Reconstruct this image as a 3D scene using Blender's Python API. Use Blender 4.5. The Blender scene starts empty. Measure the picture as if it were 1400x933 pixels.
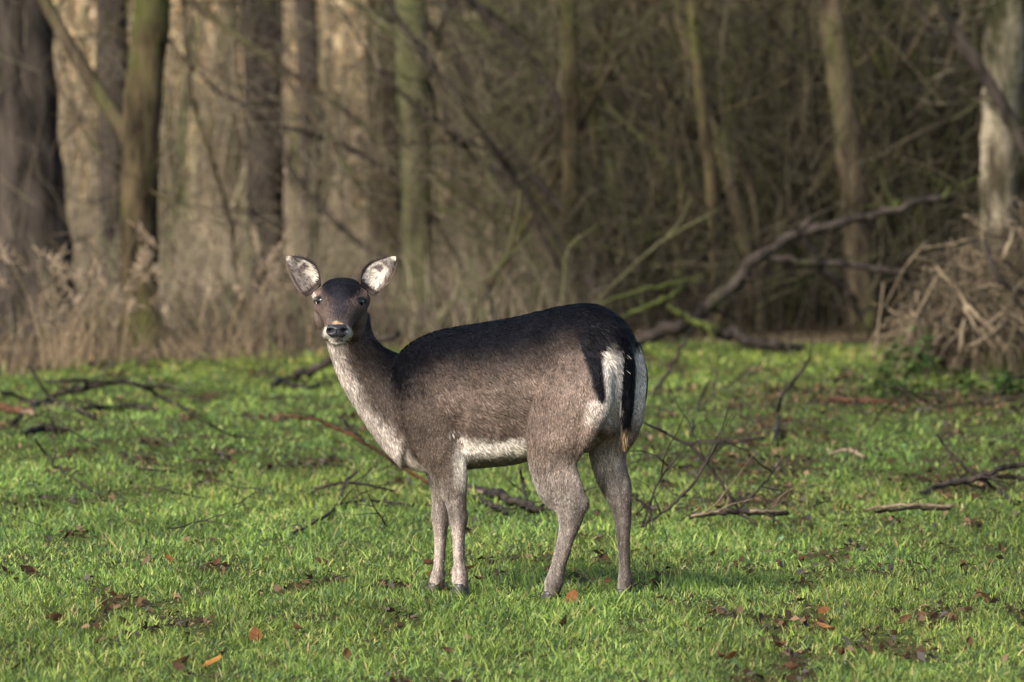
import bpy, math, random
import numpy as np
from mathutils import Vector, kdtree

random.seed(7)
rng = np.random.default_rng(11)
S = bpy.context.scene
COL = S.collection

# ------------------------------------------------------------------ camera
F = 8640.0                       # focal length in photo pixels (1400 wide)
HOR = 114.0                      # photo row of the horizon
CAMZ = 1.6
PITCH = math.atan((466.5 - HOR) / F)
cam_d = bpy.data.cameras.new('camera')
cam = bpy.data.objects.new('camera', cam_d); COL.objects.link(cam)
cam.location = (0, 0, CAMZ)
cam.rotation_euler = (math.pi / 2 - PITCH, 0, 0)
cam_d.sensor_width = 36.0
cam_d.lens = F / 1400 * 36.0
cam_d.clip_end = 2000
cam_d.dof.use_dof = True
cam_d.dof.focus_distance = 19.75
cam_d.dof.aperture_fstop = 5.0
cam_d.dof.aperture_blades = 8
S.camera = cam

# ------------------------------------------------------------------ sky, sun, exposure
SUN_EL = math.radians(37)
sx, sy = -0.66, -0.75
sn = math.hypot(sx, sy); sx /= sn; sy /= sn
W = bpy.data.worlds.new('World'); S.world = W; W.use_nodes = True
wn = W.node_tree
sky = wn.nodes.new('ShaderNodeTexSky'); sky.sky_type = 'NISHITA'; sky.sun_disc = False
sky.sun_elevation = SUN_EL; sky.sun_rotation = math.atan2(sx, sy)
sky.air_density = 1.0; sky.dust_density = 2.5; sky.ozone_density = 1.0
bg = wn.nodes['Background']; bg.inputs['Strength'].default_value = 0.14
wn.links.new(sky.outputs[0], bg.inputs['Color'])
sun_d = bpy.data.lights.new('sun', 'SUN'); sun_d.energy = 3.2; sun_d.angle = math.radians(18.0)
sun_d.color = (1.0, 0.955, 0.88)
sun = bpy.data.objects.new('sun', sun_d); COL.objects.link(sun)
tosun = Vector((sx * math.cos(SUN_EL), sy * math.cos(SUN_EL), math.sin(SUN_EL)))
sun.rotation_euler = tosun.to_track_quat('Z', 'Y').to_euler()
sun.location = (-8, -4, 12)
S.view_settings.view_transform = 'Standard'; S.view_settings.look = 'None'
S.view_settings.gamma = 1.0; S.view_settings.use_curve_mapping = False
S.view_settings.exposure = 1.05
S.cycles.use_denoising = True; S.cycles.denoiser = 'OPENIMAGEDENOISE'; S.cycles.denoising_input_passes = 'RGB_ALBEDO_NORMAL'
S.cycles.max_bounces = 6; S.cycles.diffuse_bounces = 3; S.cycles.glossy_bounces = 2
S.cycles.transmission_bounces = 3; S.cycles.transparent_max_bounces = 4
S.cycles.use_adaptive_sampling = False
S.cycles.sample_clamp_indirect = 2.0; S.cycles.sample_clamp_direct = 5.0

# ------------------------------------------------------------------ mapping helpers
cp, sp_ = math.cos(PITCH), math.sin(PITCH)
def at(px, py, Y):
    """world point seen at photo pixel (px, py), Y metres away"""
    dx = (px - 700.0) / F; dv = -(py - 466.5) / F
    d = (dx, cp + dv * sp_, -sp_ + dv * cp)
    k = Y / d[1]
    return np.array([d[0] * k, Y, CAMZ + d[2] * k])
def project(P):
    P = np.asarray(P, float); r = P - np.array([0, 0, CAMZ])
    dep = r[..., 1] * cp - r[..., 2] * sp_
    up = r[..., 1] * sp_ + r[..., 2] * cp
    return 700 + F * r[..., 0] / dep, 466.5 - F * up / dep
def sstep(a, b, x):
    t = np.clip((x - a) / (b - a), 0, 1); return t * t * (3 - 2 * t)
def _noise_tab():
    return np.random.default_rng(5).random((64, 64))
_NT = _noise_tab()
def vnoise(x, y):
    x = np.asarray(x, float); y = np.asarray(y, float)
    xi = np.floor(x).astype(int); yi = np.floor(y).astype(int)
    fx = x - xi; fy = y - yi; fx = fx * fx * (3 - 2 * fx); fy = fy * fy * (3 - 2 * fy)
    a = _NT[xi % 64, yi % 64]; b = _NT[(xi + 1) % 64, yi % 64]
    c = _NT[xi % 64, (yi + 1) % 64]; d = _NT[(xi + 1) % 64, (yi + 1) % 64]
    return (a * (1 - fx) + b * fx) * (1 - fy) + (c * (1 - fx) + d * fx) * fy
def fbm(x, y, o=3):
    v = 0; a = 0.5; tot = 0
    for i in range(o):
        v = v + a * vnoise(x * 2 ** i + 17 * i, y * 2 ** i + 31 * i); tot += a; a *= .5
    return v / tot
def ground(x, y):
    x = np.asarray(x, float); y = np.asarray(y, float)
    near = 1 - np.exp(-(((x - .05) / .9) ** 2 + ((y - 19.7) / 1.3) ** 2))
    z = (fbm(x * .45 + 3, y * .22 + 9, 3) - .5) * .13 * near
    z = z + (1 - near) * 0.02 * sstep(-.05, .35, x)
    z = z + np.where(y > 40, (fbm(x * .3, y * .3) - .5) * .3 * sstep(40, 46, y), 0)
    z = z + np.clip(y - 62, 0, None) * .055 * sstep(62, 90, y)
    return z
def on_ground(px, py, lift=0.0):
    """point of the ground under a photo pixel"""
    lo, hi = 12.0, 200.0
    for _ in range(40):
        m = (lo + hi) / 2; p = at(px, py, m)
        if p[2] > ground(p[0], p[1]): lo = m
        else: hi = m
    p = at(px, py, lo); p[2] = float(ground(p[0], p[1])) + lift
    return p

# ------------------------------------------------------------------ mesh helpers
class MB:
    def __init__(s): s.v = []; s.q = []; s.t = []; s.c = []; s.n = 0
    def add(s, v, quads=None, tris=None, col=None):
        v = np.asarray(v, np.float32).reshape(-1, 3)
        if quads is not None and len(quads): s.q.append(np.asarray(quads, np.int32).reshape(-1, 4) + s.n)
        if tris is not None and len(tris): s.t.append(np.asarray(tris, np.int32).reshape(-1, 3) + s.n)
        if col is None: col = np.ones((len(v), 3), np.float32)
        col = np.broadcast_to(np.asarray(col, np.float32), (len(v), 3))
        s.v.append(v); s.c.append(col); s.n += len(v)
    def tubes(s, P, R, k=5, col=None, cap=True):
        """P (N,n,3) polylines, R (N,n) radii"""
        P = np.asarray(P, float); R = np.asarray(R, float)
        if P.ndim == 2: P = P[None]; R = R[None]
        N, n, _ = P.shape
        T = np.gradient(P, axis=1); T /= np.linalg.norm(T, axis=2, keepdims=True) + 1e-9
        mean = P[:, -1] - P[:, 0]; mean /= np.linalg.norm(mean, axis=1, keepdims=True) + 1e-9
        ref = np.where(np.abs(mean[:, 2:3]) > .75, np.array([[1., 0, 0]]), np.array([[0., 0, 1]]))[:, None, :]
        A = np.cross(T, np.broadcast_to(ref, T.shape)); A /= np.linalg.norm(A, axis=2, keepdims=True) + 1e-9
        B = np.cross(T, A)
        an = np.arange(k) / k * 2 * np.pi
        ak = (np.arange(k) / k * 2 * np.pi)[None, None, :, None]; wobk = 1 + (.07 * np.sin(3 * ak + 1.3) + .05 * np.sin(2 * ak + np.arange(n)[None, :, None, None] * .35)) * (k > 7)
        V = P[:, :, None] + R[:, :, None, None] * wobk * (np.cos(an)[None, None, :, None] * A[:, :, None] + np.sin(an)[None, None, :, None] * B[:, :, None])
        idx = np.arange(N * n * k).reshape(N, n, k)
        a = idx[:, :-1]; b = np.roll(a, -1, 2); d = idx[:, 1:]; c = np.roll(d, -1, 2)
        Q = np.stack([a, b, c, d], -1).reshape(-1, 4)
        tr = None
        if cap:
            e = idx[:, -1]; f = idx[:, 0]
            tr = [np.stack([e[:, 0], e[:, j], e[:, j + 1]], -1) for j in range(1, k - 1)]
            tr += [np.stack([f[:, 0], f[:, j + 1], f[:, j]], -1) for j in range(1, k - 1)]
            tr = np.concatenate(tr)
        if col is not None:
            col = np.asarray(col, np.float32)
            if col.ndim == 2: col = np.repeat(col[:, None], n * k, 1).reshape(-1, 3)
        s.add(V.reshape(-1, 3), Q, tr, col)
    def build(s, name, mat, parent=None, smooth=True, colors=True):
        me = bpy.data.meshes.new(name)
        V = np.concatenate(s.v); me.vertices.add(len(V)); me.vertices.foreach_set('co', V.ravel())
        q = np.concatenate(s.q) if s.q else np.zeros((0, 4), np.int32)
        t = np.concatenate(s.t) if s.t else np.zeros((0, 3), np.int32)
        li = np.concatenate([q.ravel(), t.ravel()]).astype(np.int32)
        st = np.concatenate([np.arange(len(q)) * 4, len(q) * 4 + np.arange(len(t)) * 3]).astype(np.int32)
        me.loops.add(len(li)); me.loops.foreach_set('vertex_index', li)
        me.polygons.add(len(st)); me.polygons.foreach_set('loop_start', st)
        me.update(calc_edges=True)
        me.polygons.foreach_set('use_smooth', np.full(len(st), smooth))
        if colors:
            ca = me.color_attributes.new('Col', 'FLOAT_COLOR', 'POINT')
            C = np.concatenate(s.c); C4 = np.concatenate([C, np.ones((len(C), 1), np.float32)], 1)
            ca.data.foreach_set('color', C4.ravel().astype(np.float32))
        me.materials.append(mat)
        return obj(name, me, parent)
def obj(name, data, parent=None):
    o = bpy.data.objects.new(name, data); COL.objects.link(o)
    if parent is not None: o.parent = parent
    return o
def tag(o, label=None, cat=None, group=None, kind=None):
    if label: o['label'] = label
    if cat: o['category'] = cat
    if group: o['group'] = group
    if kind: o['kind'] = kind
    return o
def thing(name, label, cat, loc=(0, 0, 0), group=None):
    o = obj(name, None); o.location = Vector([float(a) for a in loc]); o.empty_display_size = .1
    return tag(o, label, cat, group)
def copy_tree(o, parent=None):
    c = o.copy(); COL.objects.link(c); c.parent = parent
    for ch in list(o.children): copy_tree(ch, c)
    return c
def catmull(pts, n):
    """resample a list of rows (any width) smoothly to n rows"""
    p = np.asarray(pts, float); m = len(p)
    if m == 2:
        t = np.linspace(0, 1, n)[:, None]; return p[0] * (1 - t) + p[1] * t
    e = np.vstack([2 * p[0] - p[1], p, 2 * p[-1] - p[-2]])
    out = []
    for u in np.linspace(0, m - 1 - 1e-6, n):
        i = int(u); f = u - i
        a, b, c, d = e[i], e[i + 1], e[i + 2], e[i + 3]
        out.append(.5 * (2 * b + (c - a) * f + (2 * a - 5 * b + 4 * c - d) * f * f + (3 * b - a - 3 * c + d) * f ** 3))
    return np.array(out)

# ------------------------------------------------------------------ materials
def mat_new(name):
    m = bpy.data.materials.new(name); m.use_nodes = True
    nt = m.node_tree; return m, nt, nt.nodes['Principled BSDF']
def ramp(nt, fac, stops):
    r = nt.nodes.new('ShaderNodeValToRGB')
    while len(r.color_ramp.elements) > 1: r.color_ramp.elements.remove(r.color_ramp.elements[-1])
    for i, (p, c) in enumerate(stops):
        e = r.color_ramp.elements[0] if i == 0 else r.color_ramp.elements.new(p)
        e.position = p; e.color = (*c, 1)
    nt.links.new(fac, r.inputs[0]); return r.outputs[0]
def tex(nt, scale, detail=4, rough=.6, stretch=None, obj_coord=True):
    tc = nt.nodes.new('ShaderNodeTexCoord'); mp = nt.nodes.new('ShaderNodeMapping')
    nt.links.new(tc.outputs['Object'], mp.inputs[0])
    if stretch: mp.inputs['Scale'].default_value = stretch
    n = nt.nodes.new('ShaderNodeTexNoise'); n.inputs['Scale'].default_value = scale
    n.inputs['Detail'].default_value = detail; n.inputs['Roughness'].default_value = rough
    nt.links.new(mp.outputs[0], n.inputs['Vector']); return n.outputs[0]
def mixc(nt, fac, a, b):
    m = nt.nodes.new('ShaderNodeMix'); m.data_type = 'RGBA'
    for sock, v in ((m.inputs[0], fac), (m.inputs[6], a), (m.inputs[7], b)):
        if isinstance(v, (int, float)): sock.default_value = v
        elif isinstance(v, tuple): sock.default_value = (*v, 1)
        else: nt.links.new(v, sock)
    return m.outputs[2]
def bump(nt, b, h, strength, dist):
    n = nt.nodes.new('ShaderNodeBump'); n.inputs['Strength'].default_value = strength
    n.inputs['Distance'].default_value = dist
    nt.links.new(h, n.inputs['Height']); nt.links.new(n.outputs[0], b.inputs['Normal'])
def bark(name, dark, light, moss, moss_lo, moss_hi, scale=9):
    m, nt, b = mat_new(name)
    n1 = tex(nt, scale, 5, .65, (1, 1, .22)); n2 = tex(nt, 3.2, 4, .65, (1, 1, .35))
    base = ramp(nt, n1, [(.38, dark), (.64, light)])
    f = ramp(nt, n2, [(moss_lo, (0, 0, 0)), (moss_hi, (1, 1, 1))])
    n3 = tex(nt, 22, 3, .6)
    mc = ramp(nt, n3, [(.3, tuple(c * .55 for c in moss)), (.7, moss)])
    nt.links.new(mixc(nt, f, base, mc), b.inputs['Base Color'])
    b.inputs['Roughness'].default_value = .95; b.inputs['Specular IOR Level'].default_value = .08
    bump(nt, b, n1, .9, .02); return m
def attr_mat(name, rough=.8, spec=.3, transl=0.0, noise=None):
    m, nt, b = mat_new(name)
    a = nt.nodes.new('ShaderNodeAttribute'); a.attribute_name = 'Col'
    c = a.outputs['Color']
    if noise:
        n = tex(nt, noise, 3, .6); f = ramp(nt, n, [(.25, (.55, .55, .55)), (.75, (1.25, 1.25, 1.25))])
        mm = nt.nodes.new('ShaderNodeMix'); mm.data_type = 'RGBA'; mm.blend_type = 'MULTIPLY'
        mm.inputs[0].default_value = 1; nt.links.new(c, mm.inputs[6]); nt.links.new(f, mm.inputs[7]); c = mm.outputs[2]
    nt.links.new(c, b.inputs['Base Color'])
    b.inputs['Roughness'].default_value = rough; b.inputs['Specular IOR Level'].default_value = spec
    if transl:
        tr = nt.nodes.new('ShaderNodeBsdfTranslucent'); nt.links.new(c, tr.inputs[0])
        mx = nt.nodes.new('ShaderNodeMixShader'); mx.inputs[0].default_value = transl
        nt.links.new(b.outputs[0], mx.inputs[1]); nt.links.new(tr.outputs[0], mx.inputs[2])
        nt.links.new(mx.outputs[0], nt.nodes['Material Output'].inputs[0])
    return m
M = {}
M['bark_dark'] = bark('bark_dark', (.010, .0085, .007), (.058, .046, .037), (.035, .038, .016), .56, .8)
M['bark_brown'] = bark('bark_brown', (.024, .018, .012), (.105, .08, .05), (.08, .09, .025), .5, .75)
M['bark_moss'] = bark('bark_moss', (.007, .006, .004), (.085, .064, .034), (.068, .074, .020), .49, .63)
M['bark_lichen'] = bark('bark_lichen', (.03, .027, .015), (.14, .125, .07), (.115, .12, .05), .40, .60)
M['bark_pale'] = bark('bark_pale', (.05, .04, .025), (.40, .34, .24), (.04, .04, .018), .44, .58, 6)
M['stick_dark'] = bark('stick_dark', (.008, .007, .006), (.055, .044, .036), (.07, .08, .025), .62, .8, 14)
M['stick_tan'] = bark('stick_tan', (.06, .045, .03), (.22, .17, .11), (.07, .07, .03), .6, .85, 12)
M['stick_red'] = bark('stick_red', (.022, .012, .008), (.12, .055, .03), (.06, .05, .03), .7, .9, 16)
M['stick_moss'] = bark('stick_moss', (.022, .024, .010), (.06, .068, .02), (.082, .096, .024), .44, .68, 18)
M['twigs'] = attr_mat('twigs', .9, .1, 0)
M['reeds'] = attr_mat('reeds', .8, .2, .25)
M['grass'] = attr_mat('grass', .55, .35, .40)
M['leaf'] = attr_mat('leaf', .8, .08, .25)
# lawn soil
m, nt, b = mat_new('lawn_soil'); M['soil'] = m
n1 = tex(nt, 26, 5, .7); n2 = tex(nt, 2.2, 4, .6)
c1 = ramp(nt, n1, [(.3, (.018, .014, .009)), (.7, (.075, .058, .035))])
c2 = ramp(nt, n1, [(.3, (.03, .045, .012)), (.7, (.085, .12, .03))])
nt.links.new(mixc(nt, ramp(nt, n2, [(.4, (0, 0, 0)), (.6, (1, 1, 1))]), c1, c2), b.inputs['Base Color'])
b.inputs['Roughness'].default_value = 1; b.inputs['Specular IOR Level'].default_value = 0; bump(nt, b, n1, .8, .03)
# forest floor litter
m, nt, b = mat_new('leaf_litter'); M['litter'] = m
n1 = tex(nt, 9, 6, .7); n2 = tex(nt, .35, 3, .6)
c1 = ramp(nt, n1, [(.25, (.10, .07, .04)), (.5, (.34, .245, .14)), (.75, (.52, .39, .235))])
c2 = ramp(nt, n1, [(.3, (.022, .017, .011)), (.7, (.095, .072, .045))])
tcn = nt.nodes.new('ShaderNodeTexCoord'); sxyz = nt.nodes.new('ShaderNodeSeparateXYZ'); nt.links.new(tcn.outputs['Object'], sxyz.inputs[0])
mr = nt.nodes.new('ShaderNodeMapRange'); mr.inputs[1].default_value = 46; mr.inputs[2].default_value = 62; mr.inputs[3].default_value = -.12; mr.inputs[4].default_value = .32; nt.links.new(sxyz.outputs['Y'], mr.inputs[0])  # floor pales with distance: far sunlight and haze worked into the leaf colour
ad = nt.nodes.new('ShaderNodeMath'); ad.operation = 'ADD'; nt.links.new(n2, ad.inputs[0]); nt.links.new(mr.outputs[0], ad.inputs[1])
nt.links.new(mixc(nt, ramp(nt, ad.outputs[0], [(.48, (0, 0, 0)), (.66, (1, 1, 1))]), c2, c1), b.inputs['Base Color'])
b.inputs['Roughness'].default_value = 1; b.inputs['Specular IOR Level'].default_value = 0; bump(nt, b, n1, .9, .06)

# ------------------------------------------------------------------ ground
def lawn_edge(x, y=36.0):
    """depth at which the lawn gives way to the wood floor"""
    x = np.asarray(x, float); return np.interp(x, [-8, -3.2, -2.5, -1.9, 0, 1.2, 2.0, 3.2, 8], [33, 34.2, 35.2, 36.6, 37.0, 38.4, 39.0, 39.0, 39]) + 1.5 * (fbm(x * 2.1 + 40, x * .2 + 3, 3) - .5)
def sheet(name, mat, xs, ys, zf, kind='structure'):
    X, Y = np.meshgrid(xs, ys); Z = zf(X, Y)
    n, k = X.shape; idx = np.arange(n * k).reshape(n, k)
    Q = np.stack([idx[:-1, :-1], idx[:-1, 1:], idx[1:, 1:], idx[1:, :-1]], -1).reshape(-1, 4)
    mb = MB(); mb.add(np.stack([X, Y, Z], -1).reshape(-1, 3), Q)
    return tag(mb.build(name, mat, colors=False), kind=kind)
def nl(a, b, n, p=2.2):
    t = np.linspace(-1, 1, n); return (a + b) / 2 + (b - a) / 2 * np.sign(t) * np.abs(t) ** p
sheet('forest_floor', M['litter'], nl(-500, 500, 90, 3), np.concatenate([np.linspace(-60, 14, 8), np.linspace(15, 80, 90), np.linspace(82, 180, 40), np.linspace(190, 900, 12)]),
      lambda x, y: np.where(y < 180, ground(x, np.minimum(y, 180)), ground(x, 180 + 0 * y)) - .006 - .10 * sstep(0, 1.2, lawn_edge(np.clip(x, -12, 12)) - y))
xs = np.concatenate([[-60, -30, -15], np.linspace(-8, 8, 110), [15, 30, 60]])
ts = np.concatenate([np.linspace(-2.5, 0, 6)[:-1], np.linspace(0, 1, 130)])
X, T_ = np.meshgrid(xs, ts)
E = lawn_edge(np.clip(X, -12, 12)); Yg = 12 + (E - 12) * T_
mb = MB(); idx = np.arange(X.size).reshape(X.shape)
mb.add(np.stack([X, Yg, ground(X, Yg)], -1).reshape(-1, 3), np.stack([idx[:-1, :-1], idx[:-1, 1:], idx[1:, 1:], idx[1:, :-1]], -1).reshape(-1, 4))
tag(mb.build('lawn', M['soil'], colors=False), kind='structure')

# ------------------------------------------------------------------ trees
def extend_up(path, rads, top, lean=None):
    d = path[-1] - path[-2]; d /= np.linalg.norm(d)
    P = [path[-1]]; R = [rads[-1]]; n = 6
    h = max(top - path[-1][2], .5)
    for i in range(1, n + 1):
        d = d * .75 + np.array([0, 0, .25]) + rng.normal(0, .03, 3); d /= np.linalg.norm(d)
        P.append(P[-1] + d * h / n); R.append(rads[-1] * (1 - .75 * i / n))
    return np.vstack([path, P[1:]]), np.concatenate([rads, R[1:]])
def limb(start, d, L, r, n=7, up=.12, wob=.12):
    P = [np.array(start, float)]; d = np.array(d, float); d /= np.linalg.norm(d)
    for i in range(n - 1):
        d = d + rng.normal(0, wob, 3) + np.array([0, 0, up]); d /= np.linalg.norm(d); P.append(P[-1] + d * L / (n - 1))
    return np.array(P), r * np.linspace(1, .22, n) ** .9
def bare_crown(mb, P, R, z0, nl_, spread=1.0, k=5):
    zs = P[:, 2]
    for i in range(nl_):
        z = random.uniform(z0, zs[-1] * .98); j = int(np.searchsorted(zs, z)); j = min(max(j, 1), len(P) - 1)
        f = (z - zs[j - 1]) / (zs[j] - zs[j - 1] + 1e-6); p = P[j - 1] * (1 - f) + P[j] * f; r = R[j - 1] * (1 - f) + R[j] * f
        a = random.uniform(0, 2 * math.pi); L = random.uniform(1.0, 2.4) * spread
        Lp, Lr = limb(p, (math.cos(a), math.sin(a), random.uniform(.2, .8)), L, r * random.uniform(.3, .5))
        mb.tubes(Lp, Lr, k)
        for q in range(4):
            m = random.randint(2, 6)
            sp, sr = limb(Lp[m], Lp[m] - Lp[m - 1] + rng.normal(0, .3, 3), L * random.uniform(.25, .5), Lr[m] * .6, 5)
            mb.tubes(sp, sr, 3)
def trunk_tube(mb, P, R, k=12, flare=1.35):
    n = max(len(P) * 5, 24)
    rows = catmull(np.hstack([P, R[:, None]]), n)
    R2 = rows[:, 3]; h = rows[:, 2] - rows[0, 2]
    R2 = R2 * (1 + (flare - 1) * np.exp(-h / .22)) * (1 + .05 * rng.normal(size=n))
    mb.tubes(rows[:, :3], R2, k)
def tree(name, label, Y, pix, mat, top=9.0, branches=(), bmat=None, group=None, crown_n=9, cat='tree', z0=3.0, flare=1.35):
    """pix: (px, py, half width px) from low to high, at depth Y"""
    k = F / Y
    pts = [at(p[0], p[1], Y) for p in pix]; rd = [p[2] / k for p in pix]
    b = pts[0].copy(); b[2] = float(ground(b[0], Y)) - .08
    if pts[0][2] - b[2] > .15: pts = [b] + pts; rd = [rd[0] * 1.02] + rd
    else: pts[0][2] = b[2]
    base = pts[0].copy(); base[2] += .08
    P, R = extend_up(np.array(pts), np.array(rd), top)
    t = thing(name, label, cat, base, group)
    mb = MB(); trunk_tube(mb, P - base, R, flare=flare); mb.build('trunk', mat, t, colors=False)
    for br in branches:
        bp = np.array([at(q[0], q[1], Y + (q[3] if len(q) > 3 else 0)) for q in br]); brr = np.array([q[2] / k for q in br])
        rows = catmull(np.hstack([bp - base, brr[:, None]]), 14)
        e, er = limb(rows[-1, :3], rows[-1, :3] - rows[-2, :3], 1.4, rows[-1, 3], 6)
        m2 = MB(); m2.tubes(np.vstack([rows[:, :3], e[1:]]), np.concatenate([rows[:, 3], er[1:]]), 8); m2.build('branch', bmat or mat, t, colors=False)
    mc = MB(); bare_crown(mc, P - base, R, z0, crown_n)
    for i in range(11):
        zz = random.uniform(.4, 2.6); j = int(np.clip(np.searchsorted(P[:, 2] - base[2], zz), 1, len(P) - 1)); f_ = np.clip((zz - P[j - 1, 2] + base[2]) / (P[j, 2] - P[j - 1, 2] + 1e-6), 0, 1)
        p_ = P[j - 1] * (1 - f_) + P[j] * f_ - base; a_ = random.uniform(0, 6.28); Lp, Lr = limb(p_, (math.cos(a_), math.sin(a_) * .6, random.uniform(-.1, .9)), random.uniform(.4, 1.3), random.uniform(.005, .012), 8, .02, .16); mc.tubes(Lp, Lr, 4)
        for q in range(4):
            m_ = random.randint(2, 6); s1, r1_ = limb(Lp[m_], Lp[m_] - Lp[m_ - 1] + rng.normal(0, .08, 3), random.uniform(.15, .5), Lr[m_] * .6, 5, 0, .16); mc.tubes(s1, r1_, 3)
    mc.build('crown', mat, t, colors=False)
    return t

tree('old_tree', 'broad dark tree trunk at the left edge of the wood', 41.0, [(48, 500, 58), (42, 300, 55), (36, 160, 42), (30, 0, 38)], M['bark_dark'], 11)
tree('dark_tree', 'straight dark trunk close behind the mossy forked tree', 46.0, [(160, 470, 20), (157, 240, 21), (152, 0, 23)], M['bark_dark'], 10)
tree('forked_tree', 'mossy tree with a long side branch rising to the left', 38.5, [(192, 470, 24), (190, 300, 26), (193, 170, 24), (200, 80, 25), (208, 0, 27)], M['bark_moss'], 10,
     branches=[[(188, 215, 12), (160, 165, 12), (118, 100, 10), (85, 45, 9), (60, 0, 8.5)]], bmat=M['bark_brown'])
tree('dark_tree', 'dark trunk above the doe\'s left ear, left of the paired mossy trunks', 47.0, [(365, 450, 25), (362, 220, 26), (357, 0, 27)], M['bark_dark'], 11)
tree('slender_tree', 'slim grey-brown trunk just right of a wider dark trunk, deep in the wood', 51.0, [(428, 400, 13), (424, 200, 14), (418, 0, 15)], M['bark_dark'], 10)
tree('brown_tree', 'brown trunk of a close pair, standing left of its paler green neighbour', 48.0, [(527, 420, 23), (525, 200, 24), (521, 0, 22)], M['bark_brown'], 11)
tree('mossy_tree', 'pale green mossy trunk, right one of a close pair', 43.5, [(572, 440, 19), (568, 220, 22), (561, 0, 20)], M['bark_lichen'], 10,
     branches=[[(560, 75, 6), (520, 30, 6), (480, 0, 5)]])
tree('leaning_tree', 'grey trunk leaning to the left, right of the paired mossy trunks', 47.0, [(735, 345, 13), (700, 250, 14), (650, 105, 15), (612, 0, 16)], M['bark_dark'], 9)
tree('slim_tree', 'slim upright green trunk rising behind the doe\'s back', 41.0, [(781, 430, 12.5), (780, 200, 11), (777, 0, 11)], M['bark_moss'], 8,
     branches=[[(778, 175, 6), (735, 90, 6), (690, 45, 5), (640, 0, 5)], [(780, 300, 5), (735, 250, 5), (700, 215, 4), (640, 195, 3.5)]], bmat=M['bark_dark'])
tree('slender_tree', 'dark slender trunk right of the slim green trunk', 46.0, [(842, 430, 15), (836, 220, 15), (826, 0, 16)], M['bark_dark'], 10)
tree('slender_tree', 'thin mossy stem left of the raised end of the fallen branch', 40.2, [(982, 440, 8), (972, 250, 8), (956, 120, 8), (945, 0, 7)], M['bark_moss'], 8)
tree('slender_tree', 'thin olive stem leaning left behind the fallen branch', 40.9, [(1046, 460, 11), (1010, 300, 10), (975, 170, 9), (930, 30, 8)], M['bark_brown'], 8)
tree('brown_tree', 'straight brown trunk rising behind the raised end of the fallen branch', 40.4, [(1180, 460, 21), (1170, 300, 20), (1152, 130, 18), (1133, 0, 17)], M['bark_brown'], 10)
tree('birch_tree', 'pale sunlit trunk at the right edge above the brush pile', 40.0, [(1364, 420, 25), (1364, 250, 24), (1370, 110, 26), (1378, 0, 27)], M['bark_pale'], 10,
     branches=[[(1350, 130, 9, -.3), (1385, 170, 10, -.5), (1420, 215, 10, -.6)]])
tree('slender_tree', 'dark leaning stem crossing in front of the pale right-hand trunk', 39.3, [(1440, 300, 9), (1390, 180, 9), (1340, 95, 8), (1290, 10, 7)], M['bark_dark'], 7)

# trees deeper in the wood
lab = 'slim bare tree trunk blurred deep in the wood'
n_far = 34
xs_far = np.linspace(-.10, .10, n_far); rng.shuffle(xs_far)
for i in range(n_far):
    Y = 60 + 45 * (i / n_far) + rng.uniform(-2, 2)
    x = (xs_far[i] + rng.uniform(-.002, .002)) * Y
    z = float(ground(x, Y)); h = rng.uniform(8, 13); r = rng.uniform(.07, .2)
    ln = rng.uniform(-.10, .10)
    P = np.array([[ln * q * h + rng.normal(0, .04), 0, q * h - .1] for q in np.linspace(0, 1, 7)])
    R = r * np.linspace(1, .3, 7)
    t = thing('far_tree', lab, 'tree', (x, Y, z), 'bare trees deep in the wood')
    mt = M[random.choice(['bark_dark', 'bark_brown', 'bark_brown', 'bark_moss'])]
    mb = MB(); trunk_tube(mb, P, R, 8); mb.build('trunk', mt, t, colors=False)
    mc = MB(); bare_crown(mc, P, R, 1.6, 8, 1.1, 4); mc.build('crown', mt, t, colors=False)

# bare shrubs: many arching stems with twigs
def shrub_mesh(n_st, L, r, spread, tw):
    mb = MB()
    for i in range(n_st):
        a = random.uniform(0, 2 * math.pi); le = random.uniform(.1, spread)
        P, R = limb((random.uniform(-.15, .15), random.uniform(-.15, .15), -.05), (math.cos(a) * le, math.sin(a) * le, 1), L * random.uniform(.6, 1.1), r * random.uniform(.5, 1.2), 8, .03, .10)
        c = np.array([random.choice([(.040, .033, .021), (.028, .023, .016), (.050, .052, .020), (.060, .050, .030)])]) * random.uniform(.5, 1.5)
        mb.tubes(P, R, 5, c)
        for j in range(tw):
            m = random.randint(1, 7)
            sp, sr = limb(P[m], P[m] - P[m - 1] + rng.normal(0, .22, 3), L * random.uniform(.15, .4), max(R[m] * .45, .0035), 5, .02, .16)
            mb.tubes(sp, sr, 3, c * random.uniform(.8, 1.5))
            for q in range(2):
                s2, r2 = limb(sp[3], sp[3] - sp[2] + rng.normal(0, .1, 3), L * .12, .003, 4, .0, .2)
                mb.tubes(s2, r2, 3, c * random.uniform(.9, 1.7))
    return mb
shrubs = []
for v in range(6):
    o = shrub_mesh(random.randint(12, 18), random.uniform(2.6, 3.6), random.uniform(.016, .026), random.uniform(.5, 1.1), 7).build('stems', M['twigs'])
    shrubs.append(o.data); bpy.data.objects.remove(o)
def shrub(x, Y, sc, label, group, v):
    t = thing('bare_shrub', label, 'shrub', (x, Y, float(ground(x, Y))), group)
    t.rotation_euler.z = rng.uniform(0, 6.28); t.scale = (sc, sc, sc * rng.uniform(.85, 1.15))
    obj('stems', shrubs[v % 6], t); return t
k = 0
for i in range(54):                                   # dense thicket to the right
    Y = 41.6 + 19 * (i / 54) ** 1.2
    px = rng.uniform(830, 1460)
    if i % 6 == 0: px = rng.uniform(600, 860); Y += 9
    shrub((px - 700) / F * Y, Y, rng.uniform(.8, 1.25), 'bare twiggy shrub in the dark thicket on the right', 'shrubs of the right-hand thicket', k); k += 1
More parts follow.
